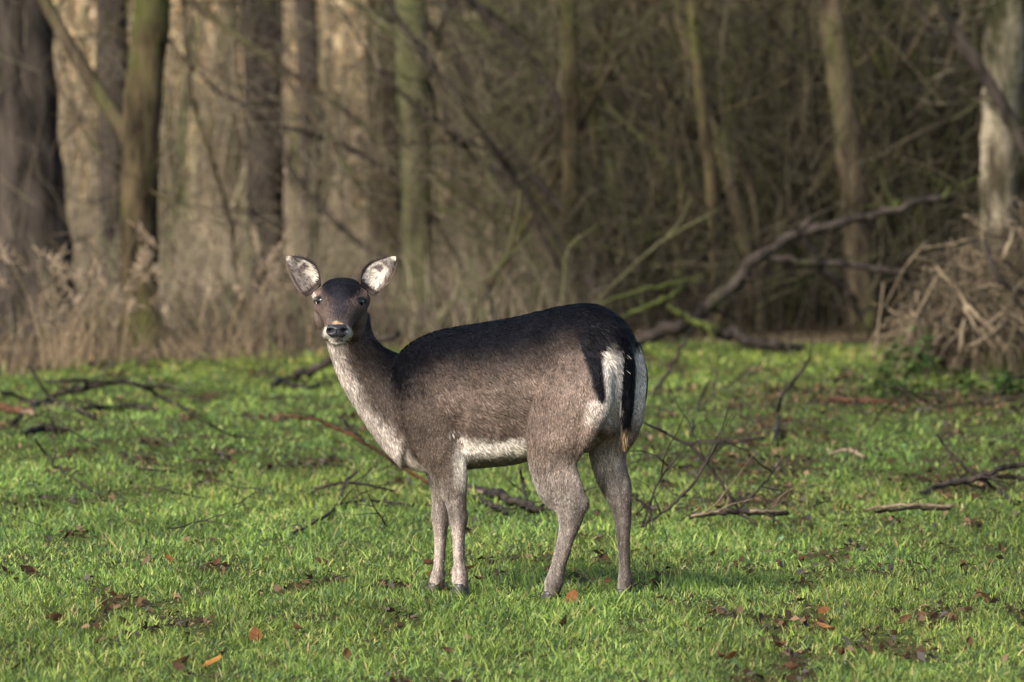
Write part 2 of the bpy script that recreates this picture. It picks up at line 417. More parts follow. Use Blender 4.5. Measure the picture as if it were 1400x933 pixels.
for i in range(9):                                   # looser on the left
    Y = rng.uniform(54, 70); px = rng.uniform(-40, 640)
    shrub((px - 700) / F * Y, Y, rng.uniform(.6, 1.0), 'bare thin-stemmed shrub among the left-hand trunks', 'shrubs among the left-hand trunks', k); k += 1

# thin saplings and leaning stems crossing in front of the thicket
def sapling(rows, Y, mt, tw=8, label=None):
    k_ = F / Y; pts = [at(a, b, Y + rng.normal(0, .25)) for a, b, _ in rows]; rd = [r / k_ for _, _, r in rows]
    if rows[0][1] > 330:
        b0 = pts[0].copy(); b0[2] = float(ground(b0[0], b0[1])) - .05
        if pts[0][2] > b0[2] + .1: pts = [b0] + pts; rd = [rd[0] * 1.1] + rd
        else: pts[0][2] = b0[2]
    else:
        dv = pts[0] - pts[1]; hgt = pts[0][2] - float(ground(pts[0][0], pts[0][1])); sl = dv[0] / max(abs(dv[2]), .2)
        b0 = pts[0] + np.array([np.clip(sl, -1, 1) * hgt, 0, -hgt - .05]); pts = [b0, (b0 + pts[0]) / 2 + rng.normal(0, .04, 3)] + pts; rd = [rd[0] * 1.5, rd[0] * 1.25] + rd
    base = pts[0].copy(); P = np.array(pts) - base; e, er = limb(P[-1], P[-1] - P[-2], 1.2, rd[-1], 6)
    rw = catmull(np.hstack([np.vstack([P, e[2:]]), np.concatenate([rd, er[2:]])[:, None]]), 26); rw[:, 3] = np.abs(rw[:, 3]) + .002
    rw[1:, :3] += rng.normal(0, .008, (25, 3))
    t = thing('bare_sapling', label or 'thin bare stem blurred among many others in the thicket behind the fallen branch', 'sapling', base + np.array([0, 0, .05]), 'leaning stems crossing the thicket')
    mb = MB(); mb.tubes(rw[:, :3] - (0, 0, .05), rw[:, 3], 7); mb.build('stem', mt, t, colors=False)
    for j in range(tw):
        m = random.randint(5, 23); mb = MB()
        s1, r1_ = limb(rw[m, :3] - (0, 0, .05), (rw[m, :3] - rw[m - 1, :3]) * 2 + rng.normal(0, .13, 3), random.uniform(.4, 1.1), max(rw[m, 3] * .5, .004), 7, .02, .14); mb.tubes(s1, r1_, 4)
        for q in range(4):
            z_ = random.randint(1, 5); s2, r2_ = limb(s1[z_], s1[z_] - s1[z_ - 1] + rng.normal(0, .08, 3), random.uniform(.15, .45), max(r1_[z_] * .6, .0025), 5, 0, .16); mb.tubes(s2, r2_, 3)
        mb.build('twig', mt, t, colors=False)
STEM_LABELS = ["dark limb slanting up to the left across the wood above the doe's back", 'short dark arching limb left of the slim green trunk, above the back', 'thin brown stem leaning left in front of the thicket, right of centre', 'slender mossy stem rising beside the thin mossy tree, right of centre', "brown stem leaning right behind the middle of the doe's back", 'dark stem leaning right, left of the straight brown trunk', "bowed brown stem rising straight above the doe's rump", 'dark bowed stem between the straight brown trunk and the brush pile', 'bowed brown stem just left of the pale right-hand trunk', 'mossy bowed stem rising behind the middle of the fallen branch', "brown stem leaning far left, rising from behind the doe's back", 'dark stem leaning far right above the brush pile', "thin dark stem leaning left above the doe's neck", "thin brown upright stem left of the doe's ears"]
for rows, Y, mt in [
    ([(905, 190, 3), (880, 150, 3.5), (790, 95, 4), (700, 40, 4), (640, 0, 4)], 42.0, 'bark_dark'), ([(735, 300, 4), (712, 250, 4), (650, 215, 4), (600, 165, 3)], 41.5, 'bark_dark'),
    ([(1045, 440, 4), (1030, 270, 4.5), (990, 180, 4), (905, 20, 4)], 40.2, 'bark_brown'), ([(990, 430, 4), (990, 330, 5), (985, 250, 5), (960, 100, 5), (955, 0, 5)], 41.2, 'bark_moss'),
    ([(690, 420, 4), (705, 270, 5), (760, 180, 5), (830, 60, 5), (860, 0, 5)], 42.5, 'bark_brown'), ([(980, 400, 5), (1060, 230, 6), (1120, 100, 6), (1150, 0, 6)], 43.0, 'bark_dark'),
    ([(865, 430, 6), (900, 200, 6), (885, 60, 6), (860, 0, 6)], 42.6, 'bark_brown'), ([(1230, 420, 7), (1258, 250, 7), (1240, 80, 7), (1200, 0, 7)], 42.0, 'bark_dark'),
    ([(1310, 380, 6), (1282, 200, 6), (1300, 80, 6), (1330, 0, 6)], 41.8, 'bark_brown'), ([(1060, 420, 5), (1070, 300, 5), (1042, 150, 5), (1060, 0, 5)], 42.2, 'bark_moss'),
    ([(760, 400, 5), (690, 210, 5), (600, 60, 6), (560, 0, 6)], 45.0, 'bark_brown'), ([(1130, 420, 3), (1210, 260, 3), (1330, 120, 3), (1420, 20, 3)], 42.0, 'bark_brown'),
    ([(640, 380, 3), (560, 260, 3), (470, 200, 3), (380, 170, 2.5)], 44.0, 'bark_dark'), ([(330, 400, 3), (300, 250, 3), (260, 120, 3), (250, 0, 3)], 43.0, 'bark_brown')]:
    sapling(rows, Y, M[mt], label=STEM_LABELS.pop(0))
for i in range(34):
    Y = rng.uniform(40.3, 47); px = rng.uniform(790, 1450) if i % 5 else rng.uniform(480, 800); sl = rng.normal(0, .55); r = rng.uniform(2, 5.5); cv = rng.normal(0, 30)
    if px > 1180: Y = max(Y, 41)
    sapling([(px, 425, r), (px + sl * 140 + cv, 285, r * .95), (px + sl * 280 + cv, 145, r * .85), (px + sl * 425, 0, r * .75)], Y, M[random.choice(['bark_dark', 'bark_brown', 'bark_brown', 'bark_moss', 'bark_dark', 'bark_moss'])], 7)

# undergrowth: nobody could count it
def stems_stuff(name, N, yr, pxr, hr, rr, cols, lean, n=5, k=3, dens=None, tallf=None, colf=None):
    Y = rng.uniform(*yr, N); px = rng.uniform(*pxr, N); x = (px - 700) / F * Y
    if dens is not None:
        keep = rng.random(N) < dens(px, Y); Y = Y[keep]; px = px[keep]; x = x[keep]; N = len(x)
    z = ground(x, Y); h = rng.uniform(*hr, N)
    if tallf is not None: h = h * tallf(px, Y)
    t = np.linspace(0, 1, n)[None, :, None]
    d = np.stack([rng.normal(0, lean, N), rng.normal(0, lean, N), np.ones(N)], 1)
    bend = np.stack([rng.normal(0, lean * .8, N), rng.normal(0, lean * .8, N), np.zeros(N)], 1)
    P = np.stack([x, Y, z - .03], 1)[:, None] + h[:, None, None] * (d[:, None] * t + bend[:, None] * t ** 2)
    P[:, 1:-1] += rng.normal(0, .012, (N, n - 2, 3)) * h[:, None, None]
    R = rng.uniform(*rr, N)[:, None] * np.linspace(1, .3, n)[None]
    c = np.array(cols)[rng.integers(0, len(cols), N)] * rng.uniform(.6, 1.35, N)[:, None]
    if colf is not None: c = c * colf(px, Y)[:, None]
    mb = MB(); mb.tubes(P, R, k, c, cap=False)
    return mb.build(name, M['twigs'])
o = stems_stuff('undergrowth', 5600, (37.2, 60), (-140, 1540), (.25, 1.05), (.003, .010), [(.10, .08, .058), (.065, .05, .038), (.15, .12, .08), (.07, .068, .035)], .34, tallf=lambda px, Y: (.62 + 1.6 * sstep(740, 900, px)) * (.6 + .9 * fbm(px * .008, Y * .3)) * (.45 + .55 * sstep(37, 41, Y)), colf=lambda px, Y: (1.9 - 1.58 * sstep(680, 900, px)) * (.42 + .58 * sstep(37.5, 42, Y)), dens=lambda px, Y: (Y > lawn_edge((px - 700) / F * Y) + .15).astype(float))  # stem colour holds the thicket's shade at right and hazy glow at left
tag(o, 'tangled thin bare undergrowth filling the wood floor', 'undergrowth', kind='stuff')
o = stems_stuff('upright_stems', 340, (48, 64), (-120, 820), (1.2, 3.4), (.005, .013), [(.20, .16, .105), (.14, .115, .08), (.26, .21, .14), (.12, .125, .055)], .10, 7, 4)
tag(o, 'thin pale upright saplings standing densely among the left-hand trunks', 'saplings', kind='stuff')
o = stems_stuff('far_woodland', 1500, (72, 165), (-300, 1700), (4, 11), (.02, .09), [(.34, .24, .14), (.22, .16, .10), (.42, .30, .17), (.22, .19, .09)], .07, 5, 4)
tag(o, 'mass of distant bare stems behind the wood', 'woodland', kind='stuff')

cl_px = [(90, 150, .5), (100, 60, .5), (170, 370, .35), (255, 50, .5), (285, 130, .5), (240, 190, .4), (300, 20, .5), (445, 40, .5), (470, 120, .4), (505, 60, .4), (505, 110, .35), (600, 60, .5), (640, 90, .6), (610, 185, .3), (690, 95, .45), (715, 130, .4), (650, 150, .4), (745, 215, .4), (620, 240, .4), (765, 245, .3), (670, 200, .4), (590, 30, .4), (820, 60, .2), (40, 250, .3), (115, 255, .4), (330, 170, .3)] + [(float(rng.uniform(60, 790)), float(rng.uniform(0, 300)), float(rng.uniform(.25, .5))) for _ in range(44)]
mb = MB()
for px, py, rad in cl_px:
    Yc = rng.uniform(66, 80); c0 = at(px, py, Yc); n_ = int(420 * rad)
    q = c0 + rng.normal(0, 1, (n_, 3)) * np.array([rad * .42, .5, rad * .65]); q[:, 2] = np.maximum(q[:, 2], ground(q[:, 0], q[:, 1]) + .05)
    a1 = rng.normal(0, 1, (n_, 3)); a1 /= np.linalg.norm(a1, axis=1, keepdims=True); a2 = np.cross(a1, rng.normal(0, 1, (n_, 3))); a2 /= np.linalg.norm(a2, axis=1, keepdims=True)
    sz = rng.uniform(.03, .075, n_)[:, None]; i0 = np.arange(n_)[:, None] * 4
    cc = np.array([(.52, .38, .21), (.44, .31, .17), (.60, .48, .30)])[rng.integers(0, 3, n_)] * rng.uniform(.7, 1.15, n_)[:, None]
    mb.add(np.stack([q - a1 * sz, q + a2 * sz * .6, q + a1 * sz, q - a2 * sz * .6], 1).reshape(-1, 3), i0 + np.array([[0, 1, 2, 3]]), col=np.repeat(cc, 4, 0))
    for j in range(int(14 * rad) + 3):
        e = q[rng.integers(0, n_)]; g0 = np.array([c0[0] + rng.normal(0, .2), Yc + rng.normal(0, .2), float(ground(c0[0], Yc)) - .05]); m_ = (g0 + e) / 2 + rng.normal(0, .08, 3)
        mb.tubes(np.stack([g0, m_, e]), np.array([.012, .008, .004]), 4, np.array([(.12, .09, .06)]), cap=False)
tag(mb.build('dry_foliage', M['leaf']), 'sunlit tan dead leaves clinging to saplings far back in the wood', 'foliage', kind='stuff')

def twig_mesh(name, N, pxr, yr, zr, cols, lr, rr):
    Y = rng.uniform(*yr, N); px = rng.uniform(*pxr, N); x = (px - 700) / F * Y; z = ground(x, Y) + rng.uniform(*zr, N)
    d = rng.normal(0, 1, (N, 3)) * np.array([1, .6, 1.1]); d[:, 2] = np.abs(d[:, 2]) + .1; d /= np.linalg.norm(d, axis=1, keepdims=True); L = rng.uniform(*lr, N)
    t = np.linspace(0, 1, 7)[None, :, None]; bend = rng.normal(0, .28, (N, 3))
    P = np.stack([x, Y, z], 1)[:, None] + L[:, None, None] * (d[:, None] * t + bend[:, None] * t ** 2); P[:, 1:] += rng.normal(0, .018, (N, 6, 3)) * L[:, None, None]
    P[:, :, 2] = np.maximum(P[:, :, 2], ground(P[:, :, 0], P[:, :, 1]) + .01)
    R = rng.uniform(*rr, N)[:, None] * np.linspace(1, .3, 7)[None]; c = np.array(cols)[rng.integers(0, len(cols), N)] * rng.uniform(.6, 1.4, N)[:, None]
    mb = MB(); mb.tubes(P, R, 3, c, cap=False); return mb
o = twig_mesh('thicket_twigs', 3000, (640, 1500), (39.6, 47), (0, 2.0), [(.05, .043, .026), (.035, .03, .02), (.065, .068, .026), (.10, .085, .055)], (.5, 1.6), (.002, .0055)).build('thicket_twigs', M['twigs'])
tag(o, 'dense mesh of fine twigs across the dark right-hand thicket', 'twigs', kind='stuff')
o = twig_mesh('veil_twigs', 900, (-100, 760), (39.6, 48), (0, 1.9), [(.13, .105, .07), (.09, .07, .05), (.17, .14, .09)], (.5, 1.4), (.002, .004)).build('veil_twigs', M['twigs'])
tag(o, 'loose veil of fine pale twigs among the left-hand trunks', 'twigs', kind='stuff')

# dry reeds along the left lawn edge: blades, stalks and feathery heads
mb = MB(); N = 900
px = np.concatenate([rng.normal(285, 42, 260), rng.normal(110, 40, 150), rng.normal(170, 25, 60), rng.uniform(-90, 460, N - 570), rng.uniform(460, 900, 100)]); x = (px - 700) / F * 37.5
Y = lawn_edge(x) + np.abs(rng.normal(0, 1.0, N)) + .05; x = (px - 700) / F * Y
cl = fbm(x * 2.2 + 7, Y * 1.5, 2); h = (.10 + .50 * rng.random(N) ** 2.0) * (.30 + 1.2 * sstep(.38, .65, cl)); h[px > 460] *= .5; h[470:] *= .6
t = np.linspace(0, 1, 5)[None, :, None]
d = np.stack([rng.normal(0, .22, N), rng.normal(0, .22, N), np.ones(N)], 1); bd = np.stack([rng.normal(0, .25, N), rng.normal(0, .25, N), -.12 * np.ones(N)], 1)
P = np.stack([x, Y, ground(x, Y) - .02], 1)[:, None] + h[:, None, None] * (d[:, None] * t + bd[:, None] * t ** 2)
c = np.array([(.28, .20, .12), (.20, .14, .085), (.36, .265, .155), (.13, .095, .06)])[rng.integers(0, 4, N)] * rng.uniform(.6, 1.2, N)[:, None]
mb.tubes(P, rng.uniform(.002, .005, N)[:, None] * np.linspace(1, .35, 5)[None], 3, c, cap=False)
for i in np.where((h > .42) & (px < 420))[0]:         # heads
    if random.random() < .35: continue
    p = P[i, -1]; dd = P[i, -1] - P[i, -2]
    for j in range(14):
        q = p - dd * random.uniform(0, .9) ; e = q + dd * .35 + rng.normal(0, .028, 3) - np.array([0, 0, .012])
        mb.tubes(np.stack([q, (q + e) / 2 + rng.normal(0, .006, 3), e]), np.array([.002, .0055, .001]), 3, np.array([(.36, .27, .18)]) * random.uniform(.6, 1.15), cap=False)
tag(mb.build('dry_reeds', M['reeds']), 'dry tan reeds and seed heads along the lawn edge', 'reeds', kind='stuff')

# ------------------------------------------------------------------ fallen branches and sticks
def px_tube(mb, pts, Y, k, base, n=None, sides=7, rough=.06, zig=.0):
    """pts rows (px, py, r px, [depth offset])"""
    W_ = []
    for q in pts:
        p_ = at(q[0], q[1], Y + (q[3] if len(q) > 3 else 0)); r_ = q[2] / k
        if p_[2] < float(ground(p_[0], p_[1])) + r_ * .6: p_ = on_ground(q[0], q[1], r_ * .7 + .012)
        W_.append(np.append(p_ - base, r_))
    W_ = np.array(W_); n = n or max(6, len(pts) * 5); r = catmull(W_, n)
    rad = np.abs(r[:, 3]) * (1 + rough * rng.normal(size=n))
    r[1:-1, :3] += rng.normal(0, zig, (n - 2, 3)) * rad[1:-1, None]
    mb.tubes(r[:, :3], rad, sides); return r
def branch_thing(name, label, Y, limbs, cat='branch', group=None, twiglets=0):
    """limbs: (part name, material, rows)"""
    k = F / Y; q = limbs[0][2][0]; base = at(q[0], q[1], Y)
    base[2] = float(ground(base[0], Y)); t = thing(name, label, cat, base, group)
    for pn, mt, rows in limbs:
        mb = MB(); r = px_tube(mb, rows, Y, k, base, zig=.35)
        for j in range(twiglets):
            m = random.randint(2, len(r) - 2)
            s2, r2 = limb(r[m, :3], r[m, :3] - r[m - 1, :3] + rng.normal(0, .6, 3) * np.linalg.norm(r[m, :3] - r[m - 1, :3]), random.uniform(.12, .35), max(r[m, 3] * .4, .003), 6, .0, .2)
            mb.tubes(s2, r2, 4)
        mb.build(pn, M[mt], t, colors=False)
    return t
branch_thing('fallen_branch', 'large dark fallen branch rising to the right behind the doe', 37.3, [
    ('limb', 'stick_dark', [(868, 466, 8.8), (905, 452, 8.8), (940, 438, 8.8), (985, 402, 8.8), (1040, 352, 8.0), (1098, 318, 7.2), (1200, 292, 6.0), (1300, 266, 4.8)]),
    ('side_limb', 'stick_dark', [(1040, 352, 5), (1100, 358, 5), (1165, 362, 5), (1240, 371, 4.5)]),
    ('lower_limb', 'stick_dark', [(945, 438, 8), (1000, 458, 9), (1050, 470, 8), (1078, 476, 6), (1104, 482, 2.5)]),
    ('hanging_branch', 'stick_dark', [(1098, 320, 6, .2), (1122, 366, 6, .25), (1158, 398, 5, .3), (1178, 438, 4, .3)]),
    ('snag', 'stick_dark', [(1085, 325, 6), (1098, 312, 5), (1106, 302, 3)]),
    ('mossy_twig', 'stick_moss', [(815, 418, 2, -.2), (870, 400, 2.3, -.2), (920, 388, 2.3, -.1), (965, 376, 1.5)]),
    ('mossy_twig', 'stick_moss', [(848, 433, 3, -.25), (885, 420, 3.6, -.25), (912, 408, 3, -.2), (935, 392, 2)]),
    ('mossy_twig', 'stick_moss', [(912, 420, 3, -.3), (942, 436, 5, -.3), (975, 453, 4, -.3)]),
    ('moss_tuft', 'stick_moss', [(1290, 270, 4), (1297, 262, 4), (1299, 254, 2)]),
    ('moss_tuft', 'stick_moss', [(1222, 287, 4), (1225, 280, 3), (1228, 274, 1.5)]),
], twiglets=3)
branch_thing('leaning_stick', 'pale thin stick leaning up behind the doe\'s rump', 37.6, [
    ('stem', 'bark_lichen', [(800, 425, 0.93), (860, 370, 1.30), (905, 330, 1.49), (985, 285, 0.93)]), ('twig', 'bark_lichen', [(905, 332, 1.50), (928, 305, 1.20), (945, 270, 0.90)])])
branch_thing('leaning_stick', 'pale thin stick slanting up just above the doe\'s back', 35.5, [
    ('stem', 'bark_lichen', [(556, 478, 0.97), (610, 425, 1.12), (660, 385, 1.12), (700, 345, 0.93), (730, 320, 0.74)]), ('twig', 'bark_lichen', [(690, 355, 1.20), (705, 300, 1.20), (712, 260, 0.90)])])
branch_thing('upright_stick', 'short dark stick standing behind the doe\'s back', 34.5, [
    ('stem', 'stick_dark', [(682, 500, 4.50), (676, 440, 2.40), (671, 410, 2.40), (664, 388, 2.10)])])
branch_thing('forked_stick', 'pale forked twig behind the middle of the doe\'s back', 35.0, [
    ('stem', 'bark_lichen', [(660, 480, 2.40), (660, 440, 2.40), (655, 425, 1.80), (650, 402, 1.50)]), ('fork', 'bark_lichen', [(660, 440, 1.80), (670, 420, 1.50), (676, 400, 1.20)])])
branch_thing('leaning_stick', 'curved pale twig reaching up behind the highest point of the rump', 36.5, [
    ('stem', 'bark_lichen', [(762, 470, 1.49), (770, 400, 1.30), (775, 345, 1.12), (800, 320, 0.93), (830, 300, 0.74)]), ('twig', 'bark_lichen', [(762, 470, 1.12), (745, 400, 1.12), (715, 345, 0.93), (705, 320, 0.56)])])
branch_thing('fallen_stick', 'dark stick slanting up behind the doe\'s neck', 33.4, [
    ('stem', 'stick_dark', [(372, 533, 4), (395, 524, 6), (430, 502, 6), (490, 476, 5.5), (545, 455, 4.5)]), ('twig', 'stick_dark', [(385, 530, 3), (420, 535, 3), (450, 528, 2)])])
branch_thing('fallen_twig', 'curved reddish twig in front of the doe\'s chest', 25.0, [
    ('stem', 'stick_red', [(384, 568, 1.4), (420, 572, 1.8), (455, 583, 2), (500, 607, 2.4), (552, 640, 2.6), (600, 668, 2.8)]), ('twig', 'stick_dark', [(500, 607, 2), (485, 590, 2.2), (468, 572, 2)])])
branch_thing('fallen_branch', 'bare arching branch lying on the lawn at far left', 31.5, [
    ('limb', 'stick_dark', [(15, 585, 3), (55, 556, 3.5), (120, 530, 4), (180, 523, 3.5), (230, 548, 3), (258, 566, 2)]),
    ('twig', 'stick_dark', [(60, 522, 2), (130, 521, 2.6), (200, 527, 2), (260, 535, 1.6)]),
    ('twig', 'stick_dark', [(0, 536, 3), (50, 550, 3), (100, 565, 3), (130, 577, 2)]),
    ('twig', 'stick_dark', [(40, 500, 2), (70, 545, 2.4), (105, 560, 2)]),
    ('twig', 'stick_dark', [(110, 565, 3), (170, 562, 4), (215, 567, 3)])], twiglets=4)
branch_thing('broken_log', 'short orange-brown broken log end at the left edge', 30.5, [('log', 'stick_red', [(-30, 562, 6), (5, 566, 6), (44, 570, 5)]), ('snag', 'stick_tan', [(30, 569, 3), (42, 570, 3.4), (48, 571, 2)])], cat='log')
branch_thing('fallen_stick', 'dark knobbly stick on the lawn under the arching branch', 28.3, [('stem', 'stick_dark', [(30, 598, 3), (60, 594, 5), (90, 588, 3)])])
branch_thing('fallen_twig', 'long thin twig on the lawn at left, sloping down to the right', 26.0, [('stem', 'stick_dark', [(48, 600, 1.5), (70, 635, 2), (100, 660, 2), (134, 682, 1.4)])])
branch_thing('fallen_twig', 'thin arched twig on the lawn left of the doe', 27.0, [('stem', 'stick_dark', [(170, 622, 1.4), (190, 645, 1.8), (240, 650, 1.5)])])
branch_thing('fallen_twig', 'forked dark twig on the lawn below the doe\'s chest', 24.6, [
    ('stem', 'stick_dark', [(400, 735, 1.6), (440, 715, 2), (465, 690, 2.6), (470, 662, 2.4), (488, 644, 2)]), ('twig', 'stick_dark', [(455, 698, 2), (500, 690, 2), (560, 697, 2)]), ('twig', 'stick_dark', [(430, 668, 2), (480, 660, 2), (540, 672, 1.6)])], twiglets=3)
branch_thing('fallen_branch', 'split dark branch lying on the lawn between the doe\'s legs', 24.6, [
    ('limb', 'stick_dark', [(630, 668, 6), (665, 682, 7), (700, 693, 6), (740, 705, 4.5)]), ('split_wood', 'stick_tan', [(640, 669, 2.5, -.05), (680, 686, 3, -.05), (742, 703, 3, -.05)]),
    ('side_limb', 'stick_dark', [(640, 684, 3), (665, 694, 4), (692, 708, 3)]), ('twig', 'stick_dark', [(711, 640, 2.2), (716, 668, 2.4), (722, 704, 2)])], twiglets=3)
branch_thing('fallen_branch', 'stick with pale split face on the lawn right of the doe', 23.3, [
    ('limb', 'stick_dark', [(942, 708, 3.5), (985, 700, 4.5), (1030, 701, 4.5), (1078, 702, 3)]), ('split_wood', 'stick_tan', [(945, 706, 2, -.05), (975, 700, 2.2, -.05), (1000, 697, 1.5, -.05)]), ('split_wood', 'stick_tan', [(1025, 699, 2.4, -.06), (1068, 699, 2.2, -.06)]),
    ('twig', 'stick_dark', [(1012, 700, 2.4), (990, 665, 2.6), (945, 612, 2.2), (880, 578, 1.6)]), ('twig', 'stick_dark', [(1005, 702, 1.6), (1045, 660, 1.8), (1060, 640, 1.4)])], twiglets=3)
branch_thing('fallen_twig', 'long thin twig slanting up right of the doe\'s hind leg', 22.8, [('stem', 'stick_dark', [(872, 724, 2), (920, 690, 2.2), (955, 650, 2), (985, 598, 1.6)]), ('twig', 'stick_dark', [(868, 680, 2), (890, 700, 2.4), (880, 722, 2)]), ('twig', 'stick_dark', [(880, 715, 1.4), (900, 660, 1.6), (925, 625, 1.2)])], twiglets=4)
branch_thing('upright_twig', 'dark crooked twig standing in the lawn right of the doe', 29.0, [('stem', 'stick_dark', [(1058, 612, 3), (1064, 575, 3.2), (1066, 545, 2.8), (1090, 515, 2.6), (1108, 488, 2)])], twiglets=2)
branch_thing('upright_twig', 'thin dark twig leaning up beside the doe\'s tail', 32.0, [('stem', 'stick_dark', [(893, 545, 2.6), (912, 512, 3), (930, 478, 3), (948, 445, 2.4)])])
branch_thing('upright_twig', 'thin forked twig standing on the lawn right of the tail', 30.5, [('stem', 'stick_dark', [(945, 600, 2), (952, 560, 2.2), (970, 520, 2)]), ('twig', 'stick_dark', [(952, 560, 1.6), (975, 540, 1.6), (980, 505, 1.2)])])
branch_thing('fallen_stick', 'pale tan stick lying flat on the lawn at right', 23.6, [('stem', 'stick_tan', [(1185, 697, 2), (1240, 691, 2.4), (1305, 692, 2)]), ('bark_strip', 'stick_dark', [(1195, 700, 2.4, .03), (1240, 695, 2.4, .03), (1300, 696, 2, .03)])])
branch_thing('fallen_branch', 'forked dark branch lying on the lawn at the right edge', 25.0, [
    ('limb', 'stick_dark', [(1255, 682, 3), (1290, 664, 4), (1335, 652, 4.5), (1375, 640, 4), (1425, 632, 4)]), ('limb', 'stick_dark', [(1280, 594, 1.6), (1308, 628, 2.4), (1340, 655, 3.4), (1365, 672, 3.4), (1385, 694, 3)]),
    ('twig', 'stick_dark', [(1330, 655, 2.4), (1370, 652, 2.6), (1420, 658, 2.4)])], twiglets=4)
branch_thing('fallen_stick', 'reddish stick on the lawn below the brush pile', 31.0, [('stem', 'stick_red', [(1130, 552, 3), (1170, 548, 4), (1225, 549, 3)])])
branch_thing('fallen_stick', 'short pale bent stick on the lawn right of the doe', 27.0, [('stem', 'stick_tan', [(1134, 620, 2.4), (1160, 616, 3), (1182, 630, 2)])])
branch_thing('fallen_twig', 'dark curved twig lying flat right of the doe\'s belly level', 27.6, [('stem', 'stick_dark', [(935, 606, 2.4), (990, 604, 3), (1045, 600, 2.4)]), ('twig', 'stick_red', [(980, 603, 2), (1020, 606, 2.2), (1055, 610, 1.6)])], twiglets=3)

# little twigs strewn about
tw_mesh = []
for v in range(5):
    mb = MB(); P, R = limb((-.12, 0, .012), (1, rng.normal(0, .2), .05), random.uniform(.2, .4), .0035, 8, 0.0, .14); P[:, 2] = np.abs(P[:, 2]) * .5 + .018 + .03 * rng.random(8) * np.linspace(0, 1, 8)
    mb.tubes(P, R, 5)
    for q in range(random.randint(1, 3)):
        s2, r2 = limb(P[random.randint(2, 5)], (1, rng.normal(0, .9), .25), random.uniform(.06, .16), .002, 5, 0, .15); mb.tubes(s2, r2, 4)
    o = mb.build('thin_twig', M['stick_dark'], colors=False); tw_mesh.append(o.data); bpy.data.objects.remove(o)
for i in range(120):
    px = rng.uniform(-10, 1410); py = 500 + 230 * rng.random() ** 1.2
    if px > 860 and rng.random() < .8: py = rng.uniform(495, 720)
    p = on_ground(px, py)
    o = obj('thin_twig', tw_mesh[i % 5]); o.location = Vector(p.tolist()); o.rotation_euler = (rng.normal(0, .12), -abs(rng.normal(0, .22)), rng.uniform(0, 6.28))
    o.scale = (rng.uniform(.6, 1.7) * (1 if py < 640 else .65),) * 3
    tag(o, 'small thin dark twig lying loose in the grass', 'twig', 'small twigs strewn over the lawn')

# ------------------------------------------------------------------ brush pile
Yp = 35.0; kp = F / Yp
bp = at(1340, 520, Yp); bp[2] = float(ground(bp[0], Yp)); pile = thing('brush_pile', 'heap of dead sticks, reeds and brush at the right edge', 'brush pile', bp)
def pile_h(x, y): return .70 * np.exp(-((np.abs(x - .14) / .52) ** 2.8)) * (.75 + .5 * fbm(np.asarray(x) * 4 + 9, np.asarray(y) * 4, 2)) * np.exp(-(np.abs(y) / .75) ** 3)
gx = np.linspace(-.8, 1.3, 46); gy = np.linspace(-1.0, 1.0, 40); X, Y2 = np.meshgrid(gx, gy)
Z = pile_h(X * .95, Y2 * 1.15) * .78 * (.8 + .45 * fbm(X * 5, Y2 * 5)) - .09; idx = np.arange(X.size).reshape(X.shape)
mb = MB(); mb.add(np.stack([X, Y2, Z], -1).reshape(-1, 3), np.stack([idx[:-1, :-1], idx[:-1, 1:], idx[1:, 1:], idx[1:, :-1]], -1).reshape(-1, 4)); mb.build('core', M['soil'], pile, colors=False)
mb = MB(); N = 4600
x0 = rng.uniform(-.45, 1.25, N); y0 = rng.uniform(-.8, .3, N); z0 = pile_h(x0 * .8, y0) * rng.uniform(.55, 1.08, N)
g = np.stack([x0 * .9 + rng.normal(0, .45, N), y0 - .25 + rng.normal(0, .4, N), -np.abs(rng.normal(.5, .45, N))], 1); g /= np.linalg.norm(g, axis=1, keepdims=True)
L = rng.uniform(.12, .62, N); t = np.linspace(-.5, .5, 5)[None, :, None]
P = np.stack([x0, y0, z0 + .01], 1)[:, None] + g[:, None] * L[:, None, None] * t; P[:, :, 2] -= (t[..., 0] ** 2) * L[:, None] * .8
P[:, 1:-1] += rng.normal(0, .01, (N, 3, 3)); P[:, :, 2] = np.maximum(P[:, :, 2], .01)
c = np.array([(.075, .058, .037), (.14, .108, .066), (.035, .028, .019), (.25, .19, .12), (.016, .013, .010)])[rng.integers(0, 5, N)] * rng.uniform(.6, 1.2, N)[:, None]
mb.tubes(P, (.0012 + .0036 * rng.random(N) ** 2)[:, None] * np.linspace(1, .5, 5)[None], 4, c)
tag(mb.build('brush', M['twigs'], pile), kind='stuff')
